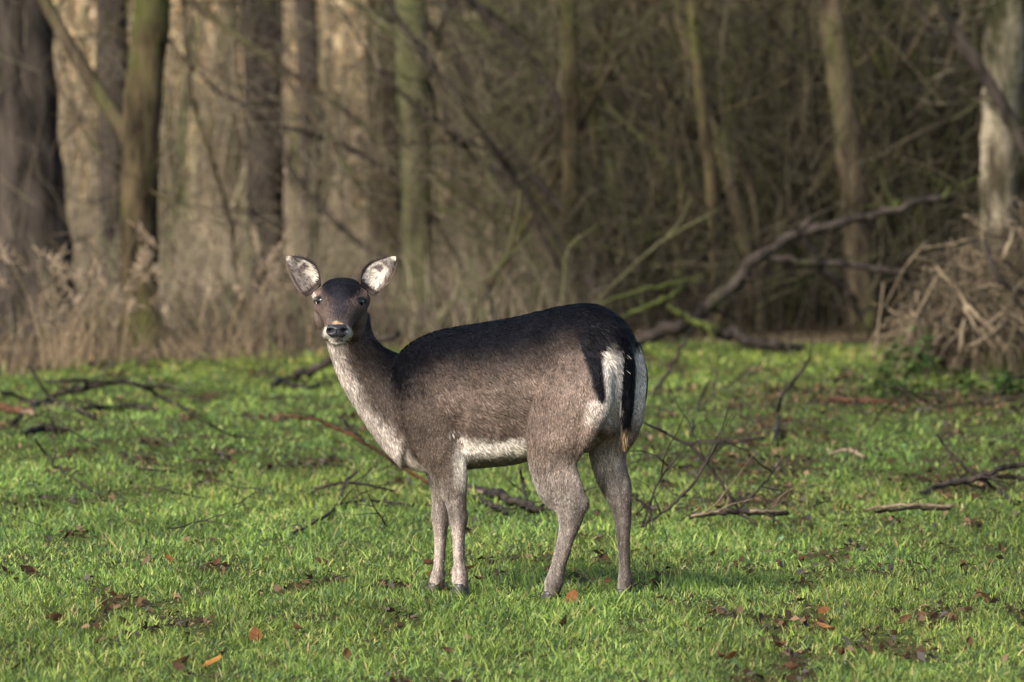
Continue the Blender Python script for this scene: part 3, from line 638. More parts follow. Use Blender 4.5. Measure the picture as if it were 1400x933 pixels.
for rows, mt in [
    ([(1322, 418, 4.5, -.7), (1352, 450, 5, -.75), (1388, 490, 5, -.8)], 'stick_tan'), ([(1324, 474, 4, -.8), (1350, 460, 4, -.8), (1378, 436, 3.5, -.75)], 'stick_tan'),
    ([(1352, 443, 3.5, -.85), (1370, 428, 3, -.8)], 'stick_tan'), ([(1371, 355, 4, -.6), (1378, 335, 4.5, -.6), (1386, 313, 4, -.55)], 'stick_tan'), ([(1318, 420, 3, -.7), (1335, 450, 3, -.75), (1350, 474, 3, -.8)], 'stick_tan'),
    ([(1311, 516, 3, -.85), (1314, 470, 3.4, -.85), (1319, 436, 3, -.8)], 'stick_tan'), ([(1195, 492, 3, -.3), (1200, 455, 2.4, -.3), (1208, 388, 1.6, -.3)], 'stick_tan'), ([(1210, 420, 1.6, -.4), (1235, 370, 1.7, -.4), (1265, 332, 1.6, -.4)], 'stick_tan'),
    ([(1262, 340, 1.6, -.4), (1300, 334, 1.8, -.4), (1330, 326, 1.6, -.4)], 'stick_tan'), ([(1318, 296, 4, -.3), (1335, 306, 4.5, -.3), (1350, 318, 4, -.3)], 'stick_tan'), ([(1280, 365, 2.4, -.6), (1310, 400, 2.8, -.65), (1325, 425, 2.6, -.7)], 'stick_tan'),
    ([(1310, 362, 4, -.6), (1332, 372, 4, -.6)], 'stick_tan'), ([(1370, 420, 4.5, -.7), (1392, 436, 5, -.7), (1420, 455, 5, -.7)], 'stick_tan'), ([(1240, 470, 2.2, -.6), (1255, 430, 2.4, -.6), (1280, 380, 2.2, -.55)], 'stick_tan'),
    ([(1275, 508, 2.6, -.8), (1300, 470, 3, -.8), (1325, 440, 2.6, -.75)], 'stick_dark'), ([(1340, 522, 3.5, -.95), (1375, 524, 4, -.95), (1410, 520, 4, -.95)], 'stick_dark'), ([(1345, 330, 4, -.45), (1365, 380, 5, -.6), (1400, 400, 5, -.6)], 'stick_dark')]:
    rows = [(q[0], q[1], q[2] * .72) + tuple(q[3:]) for q in rows]; mb = MB(); px_tube(mb, rows, Yp, kp, bp, n=9, zig=.3); mb.build('stick', M[mt], pile, colors=False)

# leafy green plants at the foot of the pile
def leafy(px, py, h, n, label, group, hue=1.0):
    p = on_ground(px, py); t = thing('nettle_plant', label, 'plant', p, group); lf = MB()
    for i in range(n):
        a = rng.uniform(0, 6.28); P, R = limb((rng.normal(0, .06), rng.normal(0, .06), 0), (math.cos(a) * .35, math.sin(a) * .35, 1), h * rng.uniform(.5, 1.1), .0025, 6, .0, .1)
        st = MB(); st.tubes(P, R, 4, np.array([(.07, .10, .03)])); st.build('stem', M['twigs'], t)
        for m in range(1, 6):
            for q in range(2):
                b_ = rng.uniform(0, 6.28); L = rng.uniform(.035, .075); d = np.array([math.cos(b_), math.sin(b_), rng.uniform(-.3, .3)]); s = np.cross(d, (0, 0, 1)); w = L * .3
                o_ = P[m]; v = [o_, o_ + d * L * .45 + s * w + (0, 0, .008), o_ + d * L - np.array([0, 0, .012]), o_ + d * L * .45 - s * w + (0, 0, .008)]
                lf.add(v, tris=[(0, 1, 2), (0, 2, 3)], col=np.array([.055, .105, .026]) * rng.uniform(.45, 1.35) * np.array([hue, 1, 1]))
    tag(lf.build('leaves', M['leaf'], t), kind='stuff')
for i, (px, py, h, n) in enumerate([(1202, 520, .22, 4), (1228, 530, .26, 5), (1265, 518, .30, 5), (1288, 530, .16, 3), (1212, 545, .14, 4), (1310, 540, .14, 4), (1365, 545, .14, 4), (1250, 548, .13, 4), (1390, 540, .15, 4)]):
    leafy(px, py, h, n, 'leafy green plant growing at the foot of the brush pile', 'green plants at the foot of the brush pile', 1 + .3 * (i % 2))

# ------------------------------------------------------------------ the doe
YAW = math.radians(30); CA, SA = math.cos(YAW), math.sin(YAW)
OX, OY = 0.0, 19.72
def loc2w(s, t, z): return np.stack([OX - s * CA - t * SA, OY + s * SA - t * CA, z + 0 * s], -1)
def w2loc(P):
    x = P[..., 0] - OX; y = P[..., 1] - OY
    return -x * CA + y * SA, -x * SA - y * CA, P[..., 2]
def dpt(px, py, t):
    """world point of the doe's body seen at a pixel, t metres to its left of the midline"""
    s = 0.0
    for _ in range(12):
        p = at(px, py, OY + s * SA - t * CA); s = -(p[0] - OX + t * SA) / CA
    return at(px, py, OY + s * SA - t * CA)
FWD = np.array([-CA, SA, 0.]); LEFT = np.array([-SA, -CA, 0.]); UP = np.array([0, 0, 1.])
PX = 1 / 438.0
parts = []     # (verts, quads, id)
def loft(rows, pid, nseg=None, k=28):
    """rows: centre(3), axisA(3), axisB(3) half vectors; smoothed and closed"""
    rows = np.array(rows); n = nseg or len(rows) * 6
    r = catmull(rows, n); an = np.arange(k) / k * 2 * np.pi
    V = r[:, None, 0:3] + np.cos(an)[None, :, None] * r[:, None, 3:6] + np.sin(an)[None, :, None] * r[:, None, 6:9]
    V = V.reshape(-1, 3); idx = np.arange(n * k).reshape(n, k)
    a = idx[:-1]; b = np.roll(a, -1, 1); d = idx[1:]; c = np.roll(d, -1, 1)
    Q = np.stack([a, b, c, d], -1).reshape(-1, 4)
    V = np.vstack([V, r[0, :3], r[-1, :3]]); i0, i1 = n * k, n * k + 1
    T = np.vstack([np.stack([np.full(k, i0), np.roll(idx[0], -1), idx[0]], 1), np.stack([np.full(k, i1), idx[-1], np.roll(idx[-1], -1)], 1)])
    parts.append((V, Q, T, pid))
def row(c, a, b): return np.concatenate([c, a, b])
# torso: upright sections across the body axis
tor = [(861, 474, 540, .040), (852, 450, 568, .085), (832, 431, 594, .118), (805, 421, 622, .138), (770, 424, 626, .130), (735, 432, 632, .128), (700, 440, 641, .143),
       (660, 447, 645, .148), (622, 453, 649, .142), (592, 460, 652, .128), (566, 473, 648, .108), (546, 492, 632, .085), (530, 512, 606, .055)]
R_ = []
for px, t_, b_, hw in tor:
    top = dpt(px, t_, 0); bot = dpt(px, b_, 0); c = (top + bot) / 2; c = c + UP * .012
    R_.append(row(c, LEFT * hw, UP * (top[2] - bot[2]) / 2 * 1.0))
loft(R_, 0, 90, 40)
# belly/brisket fill so that the lower half is fuller than an ellipse
R_ = []
for px, cy, hw, hh in [(775, 585, .09, .07), (735, 590, .096, .079), (700, 597, .107, .086), (660, 600, .111, .087), (620, 604, .108, .092), (590, 602, .09, .09), (565, 596, .065, .08)]:
    R_.append(row(dpt(px, cy, 0), LEFT * hw, UP * hh))
loft(R_, 0, 50, 28)
# neck, bending to its left (towards the camera)
nk = [(585, 565, 84, .105, -.005), (552, 548, 68, .088, .008), (524, 527, 52, .072, .03), (500, 504, 41, .061, .05), (485.5, 481, 34.5, .055, .068), (477, 458, 32, .053, .08), (473, 432, 31, .050, .085), (471, 412, 16, .025, .085)]
C_ = np.array([dpt(a, b, t) for a, b, _, _, t in nk]); TG = np.gradient(C_, axis=0); TG /= np.linalg.norm(TG, axis=1, keepdims=True)
R_ = []
for (a, b, hwp, hd, t), c, tg in zip(nk, C_, TG):
    view = np.array([0, 1., 0]); dp = view - tg * view.dot(tg); dp /= np.linalg.norm(dp); sd = np.cross(tg, dp)
    R_.append(row(c, sd * hwp * PX, dp * hd))
loft(R_, 1, 50, 30)
NECK_C = C_; NECK_HW = np.array([q[2] for q in nk])
# head: looking into the camera and tipped down
DH = float(dpt(473, 425, .085)[1]) - .01
def hp(px, py, off): return at(px, py, DH - off)
hd = [(472, 411, -.030, .045, .045), (470, 410, .0, .076, .060), (468, 410, .032, .088, .066), (466.5, 414, .068, .085, .070), (465, 424, .103, .072, .062), (463.5, 434.5, .137, .054, .051), (462.5, 444, .168, .044, .042), (461.7, 451, .193, .041, .037), (461.3, 455, .208, .032, .027), (461, 457, .215, .015, .013)]
AX = np.array([-.03, -.83, -.55]); AX /= np.linalg.norm(AX); HS = np.cross(AX, UP); HS /= np.linalg.norm(HS); HU = np.cross(HS, AX)
R_ = [row(hp(a, b, o), HS * w, HU * h) for a, b, o, w, h in hd]
loft(R_, 2, 60, 32)
# cheeks/jaw, brows, lips
def blob(c, r, pid, ax=(HS, HU, AX), k=14):
    rows = []
    for q in np.linspace(-.97, .97, 9):
        f = math.sqrt(1 - q * q); rows.append(row(c + ax[2] * r[2] * q, ax[0] * r[0] * f, ax[1] * r[1] * f))
    loft(rows, pid, 18, k)
for sgn in (-1, 1):
    blob(hp(466 + sgn * 18, 431, .045), (.043, .060, .060), 2); blob(hp(467 + sgn * 15, 446, .03), (.040, .046, .055), 2)
    blob(hp(465.5 + sgn * 29, 405.5, .076), (.024, .020, .026), 2)      # brow
    blob(hp(465 + sgn * 28, 419, .084), (.020, .016, .030), 2)          # under the eye
    blob(hp(461.5 + sgn * 12, 455, .178), (.018, .017, .022), 2)        # muzzle pads
blob(hp(461.5, 463.5, .178), (.032, .014, .032), 2)                     # chin
blob(hp(467.5, 395, .02), (.066, .026, .05), 2)                           # crown tuft
# legs: (px, py, half width px, lateral half width m, t)
legs = {
 'nh': [(793, 462, 14, .012, .070), (792, 480, 34, .040, .078), (790, 502, 46, .056, .086), (785, 540, 50, .062, .096), (769, 578, 44, .056, .096), (759, 605, 38.5, .050, .092), (756, 627, 35, .044, .086), (759, 650, 30, .037, .086), (771, 676, 25, .030, .085), (781, 694, 21.5, .027, .085),
        (779.5, 712, 17, .024, .085), (775, 730, 12.6, .020, .085), (768, 757, 11.2, .018, .085), (762, 778, 10.8, .018, .085), (757.5, 796, 13, .024, .085), (755, 808, 11, .023, .085), (753, 816, 8, .018, .085)],
 'fh': [(838, 478, 36, .055, -.070), (849, 515, 36, .062, -.080), (846, 552, 36, .062, -.078), (838, 588, 33, .056, -.08), (831, 616, 26.5, .046, -.083), (834, 642, 22.5, .038, -.085), (843, 667, 20, .030, -.085), (848.5, 690, 16, .027, -.085),
        (851.5, 714, 11.8, .021, -.085), (853, 748, 9, .017, -.085), (854, 776, 9, .017, -.085), (855, 793, 11, .023, -.085), (854, 806, 10, .022, -.085), (853, 813, 7.5, .018, -.085)],
 'nf': [(582, 490, 10, .010, .070), (585, 508, 28, .036, .078), (588, 534, 42, .052, .086), (590, 572, 40, .054, .100), (601, 610, 33, .047, .098), (611, 638, 27, .038, .085), (617, 659, 22.5, .032, .082), (622, 680, 16.8, .027, .08), (625, 698, 14, .026, .08), (626.5, 712, 14.2, .027, .08),
        (627, 728, 10.2, .020, .08), (627, 745, 9, .018, .08), (628, 768, 9, .018, .08), (628.5, 785, 12.2, .024, .08), (629, 797, 11.5, .023, .08), (631, 806, 9, .02, .08)],
 'ff': [(590, 585, 36, .045, -.045), (600, 618, 29, .042, -.055), (604, 645, 23, .036, -.058), (604, 668, 17.5, .029, -.06), (602.5, 690, 13.6, .026, -.06), (602, 708, 14.2, .027, -.06),
        (602, 724, 10.8, .021, -.06), (602, 742, 9, .018, -.06), (600, 774, 8.4, .017, -.06), (598.5, 789, 11, .022, -.06), (597, 799, 10.5, .022, -.06), (596, 805, 8, .018, -.06)]}
feet = {}
for j, (nm, L_) in enumerate(legs.items()):
    C = np.array([dpt(a, b, t) for a, b, _, _, t in L_])
    TG = np.gradient(C, axis=0); TG /= np.linalg.norm(TG, axis=1, keepdims=True); R_ = []
    for (a, b, hwp, hl, t), c, tg in zip(L_, C, TG):
        fa = FWD - tg * FWD.dot(tg); fa /= np.linalg.norm(fa); la = np.cross(tg, fa)
        lat = abs(la.dot(np.array([1., 0, 0]))); fx = abs(fa[0])
        hwp = hwp * (.93 if hwp < 18 else 1); hl = hl * (.93 if hwp < 18 else 1); hw = hwp * PX; af = math.sqrt(max(hw * hw - (hl * lat) ** 2, (hw * .55) ** 2)) / fx      # so that the outline keeps its width
        R_.append(row(c, fa * af, la * hl))
    loft(R_, 3 + j, len(R_) * 6, 22); feet[nm] = C[-1]
blob(dpt(826, 566, .0), (.055, .075, .075), 0, (FWD, LEFT, UP), 20)
# hock points
blob(dpt(800, 689, .085), (.013, .015, .026), 3, (FWD, LEFT, UP)); blob(dpt(859, 682, -.085), (.012, .014, .02), 4, (FWD, LEFT, UP))
# tail
tl = [(838, 444, 9, .02), (847, 466, 12, .022), (852.5, 496, 13, .022), (853.5, 528, 12.5, .02), (852.5, 556, 10, .018), (851, 582, 7, .014), (850, 604, 2.5, .008)]
C = np.array([dpt(a, b, .012) - FWD * .012 for a, b, _, _ in tl]); TAIL_C = C; R_ = [row(c, LEFT * h * PX * .85, FWD * d * .9) for c, (a, b, h, d) in zip(C, tl)]
loft(R_, 7, 40, 18)

V = np.concatenate([p[0] for p in parts]); off = 0; quads = []; tris = []; pid = []
for v, q, t, i in parts:
    quads.append(q + off); tris.append(t + off); pid.append(np.full(len(v), i)); off += len(v)
pid = np.concatenate(pid)
mb = MB(); mb.add(V, np.concatenate(quads), np.concatenate(tris))
tmp = mb.build('tmp_body', M['twigs'], colors=False)
md = tmp.modifiers.new('r', 'REMESH'); md.mode = 'VOXEL'; md.voxel_size = .0048; md.use_smooth_shade = True
ms = tmp.modifiers.new('s', 'SMOOTH'); ms.factor = .5; ms.iterations = 8
dg = bpy.context.evaluated_depsgraph_get()
ev = tmp.evaluated_get(dg); me_b = bpy.data.meshes.new_from_object(ev); bpy.data.objects.remove(tmp)
nb = len(me_b.vertices); BV = np.zeros(nb * 3, np.float32); me_b.vertices.foreach_get('co', BV); BV = BV.reshape(-1, 3).astype(float)
BN = np.zeros(nb * 3, np.float32); me_b.vertices.foreach_get('normal', BN); BN = BN.reshape(-1, 3).astype(float)
nlp = len(me_b.loops); li = np.zeros(nlp, np.int32); me_b.loops.foreach_get('vertex_index', li)
ls = np.zeros(len(me_b.polygons), np.int32); me_b.polygons.foreach_get('loop_start', ls); lt = np.diff(np.append(ls, nlp))
BQ = np.stack([li[ls[lt == 4] + i] for i in range(4)], 1); BT = np.stack([li[ls[lt == 3] + i] for i in range(3)], 1) if (lt == 3).any() else np.zeros((0, 3), int)
kd = kdtree.KDTree(len(V))
for i, v in enumerate(V): kd.insert(v, i)
kd.balance()
BP = np.array([pid[kd.find(v)[1]] for v in BV])
# muscle and bone relief on both sides
s_, t_, z_ = w2loc(BV); um, vm = project(loc2w(s_, np.abs(t_), z_)); side = sstep(.15, .6, (BN @ LEFT) * np.sign(t_)) * ((BP == 0) | (BP == 3) | (BP == 4) | (BP == 5))
g2 = lambda a, b, ra, rb: np.exp(-((um - a) / ra) ** 2 - ((vm - b) / rb) ** 2)
ds = -.012 * np.exp(-((um - 634 + (vm - 560) * .12) / 11) ** 2) * sstep(480, 520, vm) * sstep(622, 600, vm) - .014 * g2(733, 570, 15, 36) + .008 * g2(798, 462, 16, 14) + .006 * g2(600, 560, 20, 40) - .007 * np.exp(-((um - 801 + (vm - 560) * .25) / 9) ** 2) * sstep(520, 545, vm) * sstep(640, 610, vm) - .006 * g2(570, 520, 9, 40) + .006 * g2(742, 612, 12, 14)
ds = ds + .0003 * np.sin(um * .42 + vm * .06) * sstep(645, 660, um) * sstep(715, 700, um) * sstep(500, 530, vm) * sstep(605, 590, vm) + .006 * (fbm(um * .05, vm * .05 + 40, 2) - .5)
BV = BV + BN * (ds * side)[:, None]
me_b.vertices.foreach_set('co', BV.astype(np.float32).ravel()); me_b.update(); BN = np.zeros(nb * 3, np.float32); me_b.vertices.foreach_get('normal', BN); BN = BN.reshape(-1, 3).astype(float)
bpy.data.meshes.remove(me_b)

DARK = np.array([.0042, .0040, .0056]); BROWN = np.array([.086, .063, .050]); WHITE = np.array([.62, .56, .48]); LEGC = np.array([.185, .155, .132]); PALE = np.array([.42, .36, .31]); FACE = np.array([.088, .063, .053])
def lerp(a, b, f): return a * (1 - f[:, None]) + b * f[:, None]
def coat(P, N, pid_):
    """coat pattern: mirrored left to right on body, straight on neck and head"""
    s, t, z = w2loc(P); Pm = loc2w(s, np.abs(t), z); u, v = project(Pm); uu, vv = project(P)
    wob = (fbm(u * .09 + 3, v * .09, 3) - .5) * 14; v_ = v + wob; u_ = u + (fbm(u * .11 + 30, v * .11 + 9, 3) - .5) * 8 - 26 * sstep(-.05, -.10, t) * (u > 780)
    C = np.repeat(BROWN[None], len(P), 0)
    # lighter haunch, darker shoulder and flank front
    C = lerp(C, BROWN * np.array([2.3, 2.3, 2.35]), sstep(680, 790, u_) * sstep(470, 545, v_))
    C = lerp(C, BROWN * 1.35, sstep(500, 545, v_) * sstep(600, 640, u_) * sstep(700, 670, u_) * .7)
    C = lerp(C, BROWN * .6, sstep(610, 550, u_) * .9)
    D = np.interp(u_, [520, 545, 565, 590, 640, 700, 740, 775, 800, 830], [560, 540, 520, 506, 500, 492, 480, 466, 466, 462])
    C = lerp(C, DARK, sstep(42, -30, v_ - D))
    # rump: black rim, white patch
    ur = u_ * .25 + .75 * (u - 26 * sstep(-.05, -.10, t) * (u > 780))
    rim_l = np.interp(v_, [450, 480, 545, 556], [788, 797, 817, 830]); rim_r = np.interp(v_, [450, 480, 545, 556], [835, 822, 829, 832])
    C = lerp(C, WHITE * .85, sstep(812, 825, u_) * sstep(462, 490, v_) * sstep(592, 550, v_))
    C = lerp(C, PALE * 1.15, sstep(790, 812, u_) * sstep(540, 552, v_) * sstep(590, 568, v_) * .8)
    C = lerp(C, DARK, sstep(-5, 3, ur - rim_l) * sstep(4, -3, ur - rim_r) * sstep(445, 455, v_) * sstep(553, 545, v_))
    C = lerp(C, DARK, sstep(800, 815, u_) * sstep(478, 466, v_))
    # belly
    bl = np.interp(u_, [600, 625, 650, 720, 740], [586, 596, 601, 602, 610])
    bf = sstep(-6, 7, v_ - bl) * sstep(588, 628, u_) * sstep(760, 735, u_)
    C = lerp(C, WHITE * .88, bf * (pid_ == 0))
    C = lerp(C, np.array([.10, .085, .065]), bf * sstep(616, 630, v_) * (pid_ == 0) * .9)  # underside shadow painted over the white belly as a dark lower band
    C = lerp(C, WHITE, sstep(628, 642, v_) * sstep(604, 592, u_) * (pid_ <= 1))
    # legs
    isl = (pid_ >= 3) & (pid_ <= 6)
    lo = sstep(600, 690, v); Lc = lerp(np.repeat((BROWN * 1.75)[None], len(P), 0), LEGC * 1.0, lo)
    fr = np.isin(pid_, (5, 6)); Lc = lerp(Lc, LEGC * np.array([1.9, 1.85, 1.85]), sstep(690, 740, v) * fr)
    Lc = lerp(Lc, BROWN * 1.1, sstep(705, 640, v) * fr * .85); Lc = lerp(Lc, LEGC * .55, (pid_ == 4) * sstep(640, 670, v) * .6)
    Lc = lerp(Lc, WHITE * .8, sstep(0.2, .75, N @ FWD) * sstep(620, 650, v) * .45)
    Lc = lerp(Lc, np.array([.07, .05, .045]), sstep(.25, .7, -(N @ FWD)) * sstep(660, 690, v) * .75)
    # pale streak behind the elbow, inner thighs
    inn = sstep(.3, .8, -(N @ LEFT) * np.sign(t)); Lc = lerp(Lc, WHITE * .7, inn * sstep(680, 640, v) * .4)
    Lc = lerp(Lc, WHITE * .85, (pid_ == 5) * sstep(611, 634, u_) * sstep(592, 630, v) * sstep(680, 640, v))
    stk = fbm(s * 160 + t * 130, z * 22, 3); Lc = Lc * (.55 + .9 * stk)[:, None]
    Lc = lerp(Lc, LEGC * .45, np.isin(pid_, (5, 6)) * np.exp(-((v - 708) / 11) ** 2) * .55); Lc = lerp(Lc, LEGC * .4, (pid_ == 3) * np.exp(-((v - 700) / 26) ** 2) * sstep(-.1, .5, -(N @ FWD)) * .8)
    keep = isl & (v > 585)
    f = sstep(585, 625, v) * isl; C = lerp(C, Lc, f)
    # neck: pale throat, dark nape
    nkm = (pid_ == 1)
    dists = np.linalg.norm(P[:, None] - NECK_C[None], axis=2); 
    seg = np.clip(np.interp(vv, [430, 458, 481, 504, 527, 548, 565], [6, 5, 4, 3, 2, 1, 0]), 0, 6)
    cx = np.interp(vv, [430, 458, 481, 504, 527, 548, 565], [473, 477, 486, 501, 524, 552, 585])
    left = np.interp(vv, [440, 465, 490, 515, 540, 562, 582, 602, 622, 642, 655], [436, 440, 446, 456, 469, 486, 506, 526, 546, 566, 590])
    e = (uu - left) + (fbm(uu * .12, vv * .12) - .5) * 16
    NC = np.repeat((BROWN * .72)[None], len(P), 0)
    NC = lerp(NC, DARK, sstep(52, 86, e) * sstep(580, 540, vv))
    NC = lerp(NC, PALE * .95, sstep(38, 6, e)); NC = lerp(NC, WHITE * .9, sstep(14, 2, e) * .7)
    C = lerp(C, NC, nkm * sstep(600, 530, uu) * sstep(625, 585, vv) + nkm * 0.0)
    tm = (pid_ == 0) & (uu < 600); C = lerp(C, NC, tm * sstep(600, 545, uu) * sstep(625, 585, vv))
    C = lerp(C, PALE, sstep(22, 6, uu - left) * ((pid_ <= 1) & (vv < 640)))
    # head
    hm = pid_ == 2; w2 = (fbm(uu * .3, vv * .3) - .5) * 6; a = uu + w2; b = vv + w2
    HC = np.repeat(FACE[None], len(P), 0)
    HC = lerp(HC, BROWN * 1.5, sstep(20, 34, np.abs(a - 465)) * sstep(416, 430, b))
    HC = lerp(HC, np.array([.15, .10, .075]), sstep(1, .4, np.hypot((np.abs(a - 465) - 31) / 9, (b - 400) / 6)) * .9)
    a = a + (fbm(uu * .9, vv * .5, 2) - .5) * 9
    HC = lerp(HC, DARK * 1.2, sstep(1.2, .7, np.hypot((a - 467) / 33, (b - 389) / 24)))
    HC = lerp(HC, DARK * 3.5, sstep(1.3, .3, np.hypot((a - 464) / 16, (b - 418) / 27)) * .85)
    a = uu + w2
    HC = lerp(HC, PALE * .9, sstep(1, .55, np.hypot((a - 428.5) / 3.6, (b - 406) / 8)))
    HC = lerp(HC, WHITE * .72, sstep(1.02, .86, np.hypot((a - 461.5) / 22.5, (b - 457) / 15.5)))
    HC = lerp(HC, np.array([.30, .21, .12]), sstep(1, .5, np.hypot((a - 461) / 10, (b - 443.5) / 4)))
    HC = lerp(HC, np.array([.16, .12, .10]), sstep(1.0, .7, np.abs(b - 466.3) / 1.6) * (np.abs(a - 461) < 19))
    HC = lerp(HC, DARK * 2.5, sstep(1, .5, np.hypot((np.abs(a - 464.5) - 31) / 8, (b - 412) / 6.5)) * .9); HC = lerp(HC, PALE, sstep(471, 474, b))
    C = lerp(C, HC, hm.astype(float))
    # tail: black above, white edges
    tm = pid_ == 7; lx = t / np.interp(vv, [446, 470, 500, 530, 560, 585, 603], [.02, .028, .031, .028, .022, .016, .008])
    TC = np.repeat((DARK * .8)[None], len(P), 0); fz = np.interp(P[:, 2], TAIL_C[::-1, 2], (TAIL_C @ FWD)[::-1]); ff = (P @ FWD - fz) / np.interp(P[:, 2], TAIL_C[::-1, 2], np.array([q[3] * .9 for q in tl])[::-1])
    TC = lerp(TC, WHITE, sstep(.25, .5, ff + (fbm(uu * .4, vv * .1) - .5) * .5) * sstep(478, 500, vv))
    TC = lerp(TC, np.array([.40, .27, .15]), sstep(575, 590, vv)); C = lerp(C, TC, tm.astype(float))
    return C * (.86 + .28 * fbm(u * .5, v * .5, 2))[:, None] * (.62 + .76 * fbm(u * .045 + 5, v * .06 + 3, 3))[:, None]
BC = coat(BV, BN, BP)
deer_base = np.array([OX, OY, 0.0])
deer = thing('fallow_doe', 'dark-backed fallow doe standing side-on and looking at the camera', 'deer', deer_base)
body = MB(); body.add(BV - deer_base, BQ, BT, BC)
# ears as cupped leaves, joined into the body mesh
ear_fur = []
def ear(base_px, tip_px, bend, sgn):
    A = hp(*base_px, .012); B = hp(*tip_px, -.004); ax = B - A; Ln = np.linalg.norm(ax); ax /= Ln
    fwd = np.array([-.28, -1., .05]); fwd -= ax * fwd.dot(ax); fwd /= np.linalg.norm(fwd); sd = np.cross(ax, fwd)
    nu, nv = 15, 22; G = np.zeros((nv, nu, 3)); Cf = np.zeros((nv, nu, 3)); Cb = np.zeros((nv, nu, 3))
    for i, w in enumerate(np.linspace(0, 1, nv)):
        wd = .043 * (max(math.sin(math.pi * (.17 + .83 * w)), 0) ** .85) * (1 - .12 * w) + .0015
        cup = .9 * (1 - w) + .32
        for j, q in enumerate(np.linspace(-1, 1, nu)):
            th = q * cup * 1.35
            p = A + ax * Ln * w + sd * wd * math.sin(th) / math.sin(min(cup * 1.35, 1.57)) - fwd * wd * (math.cos(th) - .35) * cup + sd * bend * .012 * math.sin(math.pi * w)
            G[i, j] = p
            nz = float(fbm(np.array(w * 7. + 3), np.array(q * 3 + 9.)))
            innr = q * sgn                               # +1 outwards
            wc = WHITE * 1.05
            c = wc if innr < (.45 if sgn > 0 else .0) + .5 * (nz - .5) and w > .1 else np.array([.24, .20, .18])
            if w > .68: c = np.array([.20, .17, .155]) if nz > .42 else np.array([.42, .37, .33])
            if .5 < w < .66 and innr < .1 and innr > -.5: c = np.array([.16, .12, .12])
            if abs(q) > .84: c = np.array([.06, .045, .04]) if innr < 0 else np.array([.16, .12, .10])
            if w < .12: c = np.array([.06, .045, .04])
            if w > .93: c = np.array([.55, .48, .36])
            Cf[i, j] = c; Cb[i, j] = np.array([.05, .04, .038])
    Nn = np.cross(np.gradient(G, axis=1), np.gradient(G, axis=0)); Nn /= np.linalg.norm(Nn, axis=2, keepdims=True) + 1e-9
    if (Nn.reshape(-1, 3).mean(0)).dot(fwd) < 0: Nn = -Nn
    Bk = G - Nn * .005; idx = np.arange(nv * nu).reshape(nv, nu)
    q1 = np.stack([idx[:-1, :-1], idx[:-1, 1:], idx[1:, 1:], idx[1:, :-1]], -1).reshape(-1, 4); q2 = q1[:, ::-1] + nv * nu
    rim = np.concatenate([idx[0], idx[1:, -1], idx[-1, -2::-1], idx[-2:0:-1, 0]]); r2 = np.roll(rim, -1); q3 = np.stack([rim, r2, r2 + nv * nu, rim + nv * nu], 1)
    body.add(np.concatenate([G.reshape(-1, 3), Bk.reshape(-1, 3)]) - deer_base, np.concatenate([q1, q2, q3]), col=np.concatenate([Cf.reshape(-1, 3), Cb.reshape(-1, 3)]))
    # fringe and tufts
    for i in range(500):
        a_, b_ = random.randint(1, nv - 4), random.randint(1, nu - 2)
        ear_fur.append((G[a_, b_] + Nn[a_, b_] * .001, ax * .6 + Nn[a_, b_] * .45 + rng.normal(0, .2, 3), Cf[a_, b_], random.uniform(.008, .016)))
    for i in range(260):
        a_ = random.randint(1, nv - 4); b_ = random.choice((0, nu - 1)); ear_fur.append((G[a_, b_] - Nn[a_, b_] * .002, ax + sd * (1 if b_ else -1) * .35 + rng.normal(0, .15, 3), Cf[a_, b_], random.uniform(.006, .011)))
ear((429, 397), (391, 351), 1.0, -1)
ear((502, 397), (541, 351), -1.0, 1)
# coat material
m, nt, b = mat_new('coat'); M['coat'] = m
a = nt.nodes.new('ShaderNodeAttribute'); a.attribute_name = 'Col'
n1 = tex(nt, 260, 3, .7); f = ramp(nt, n1, [(.3, (.7, .7, .7)), (.7, (1.2, 1.2, 1.2))])
mm = nt.nodes.new('ShaderNodeMix'); mm.data_type = 'RGBA'; mm.blend_type = 'MULTIPLY'; mm.inputs[0].default_value = 1
nt.links.new(a.outputs['Color'], mm.inputs[6]); nt.links.new(f, mm.inputs[7]); nt.links.new(mm.outputs[2], b.inputs['Base Color'])
b.inputs['Roughness'].default_value = .8; b.inputs['Specular IOR Level'].default_value = .08; bump(nt, b, n1, .6, .004)
body.build('body', M['coat'], deer)
M['fur'] = attr_mat('fur', .5, .07, .08)
# short coat hairs
tri_a = np.concatenate([BQ[:, [0, 1, 2]], BQ[:, [0, 2, 3]], BT]) if len(BT) else np.concatenate([BQ[:, [0, 1, 2]], BQ[:, [0, 2, 3]]])
e1 = BV[tri_a[:, 1]] - BV[tri_a[:, 0]]; e2 = BV[tri_a[:, 2]] - BV[tri_a[:, 0]]; ar = np.linalg.norm(np.cross(e1, e2), axis=1)
NF = 150000; pk = rng.choice(len(tri_a), NF, p=ar / ar.sum()); r1 = np.sqrt(rng.random(NF)); r2 = rng.random(NF)
w = np.stack([1 - r1, r1 * (1 - r2), r1 * r2], 1)
FP = (BV[tri_a[pk]] * w[..., None]).sum(1); FN = (BN[tri_a[pk]] * w[..., None]).sum(1); FN /= np.linalg.norm(FN, axis=1, keepdims=True)
FI = BP[tri_a[pk][:, 0]]; FC = coat(FP, FN, FI)
fl = np.repeat((-FWD * .8 - UP * .55)[None], NF, 0)
fl[(FI >= 3) & (FI <= 6)] = -UP * 1.0 - FWD * .15; fl[FI == 7] = -UP; fl[FI == 2] = HU * .5 - AX * .6
dn = sstep(560, 600, project(FP)[1])[:, None]; fl = np.where((FI == 0)[:, None], fl * (1 - dn) + dn * (-FWD * .6 - UP * .9), fl)
fl[FI == 1] = np.array([.55, .1, -.85])
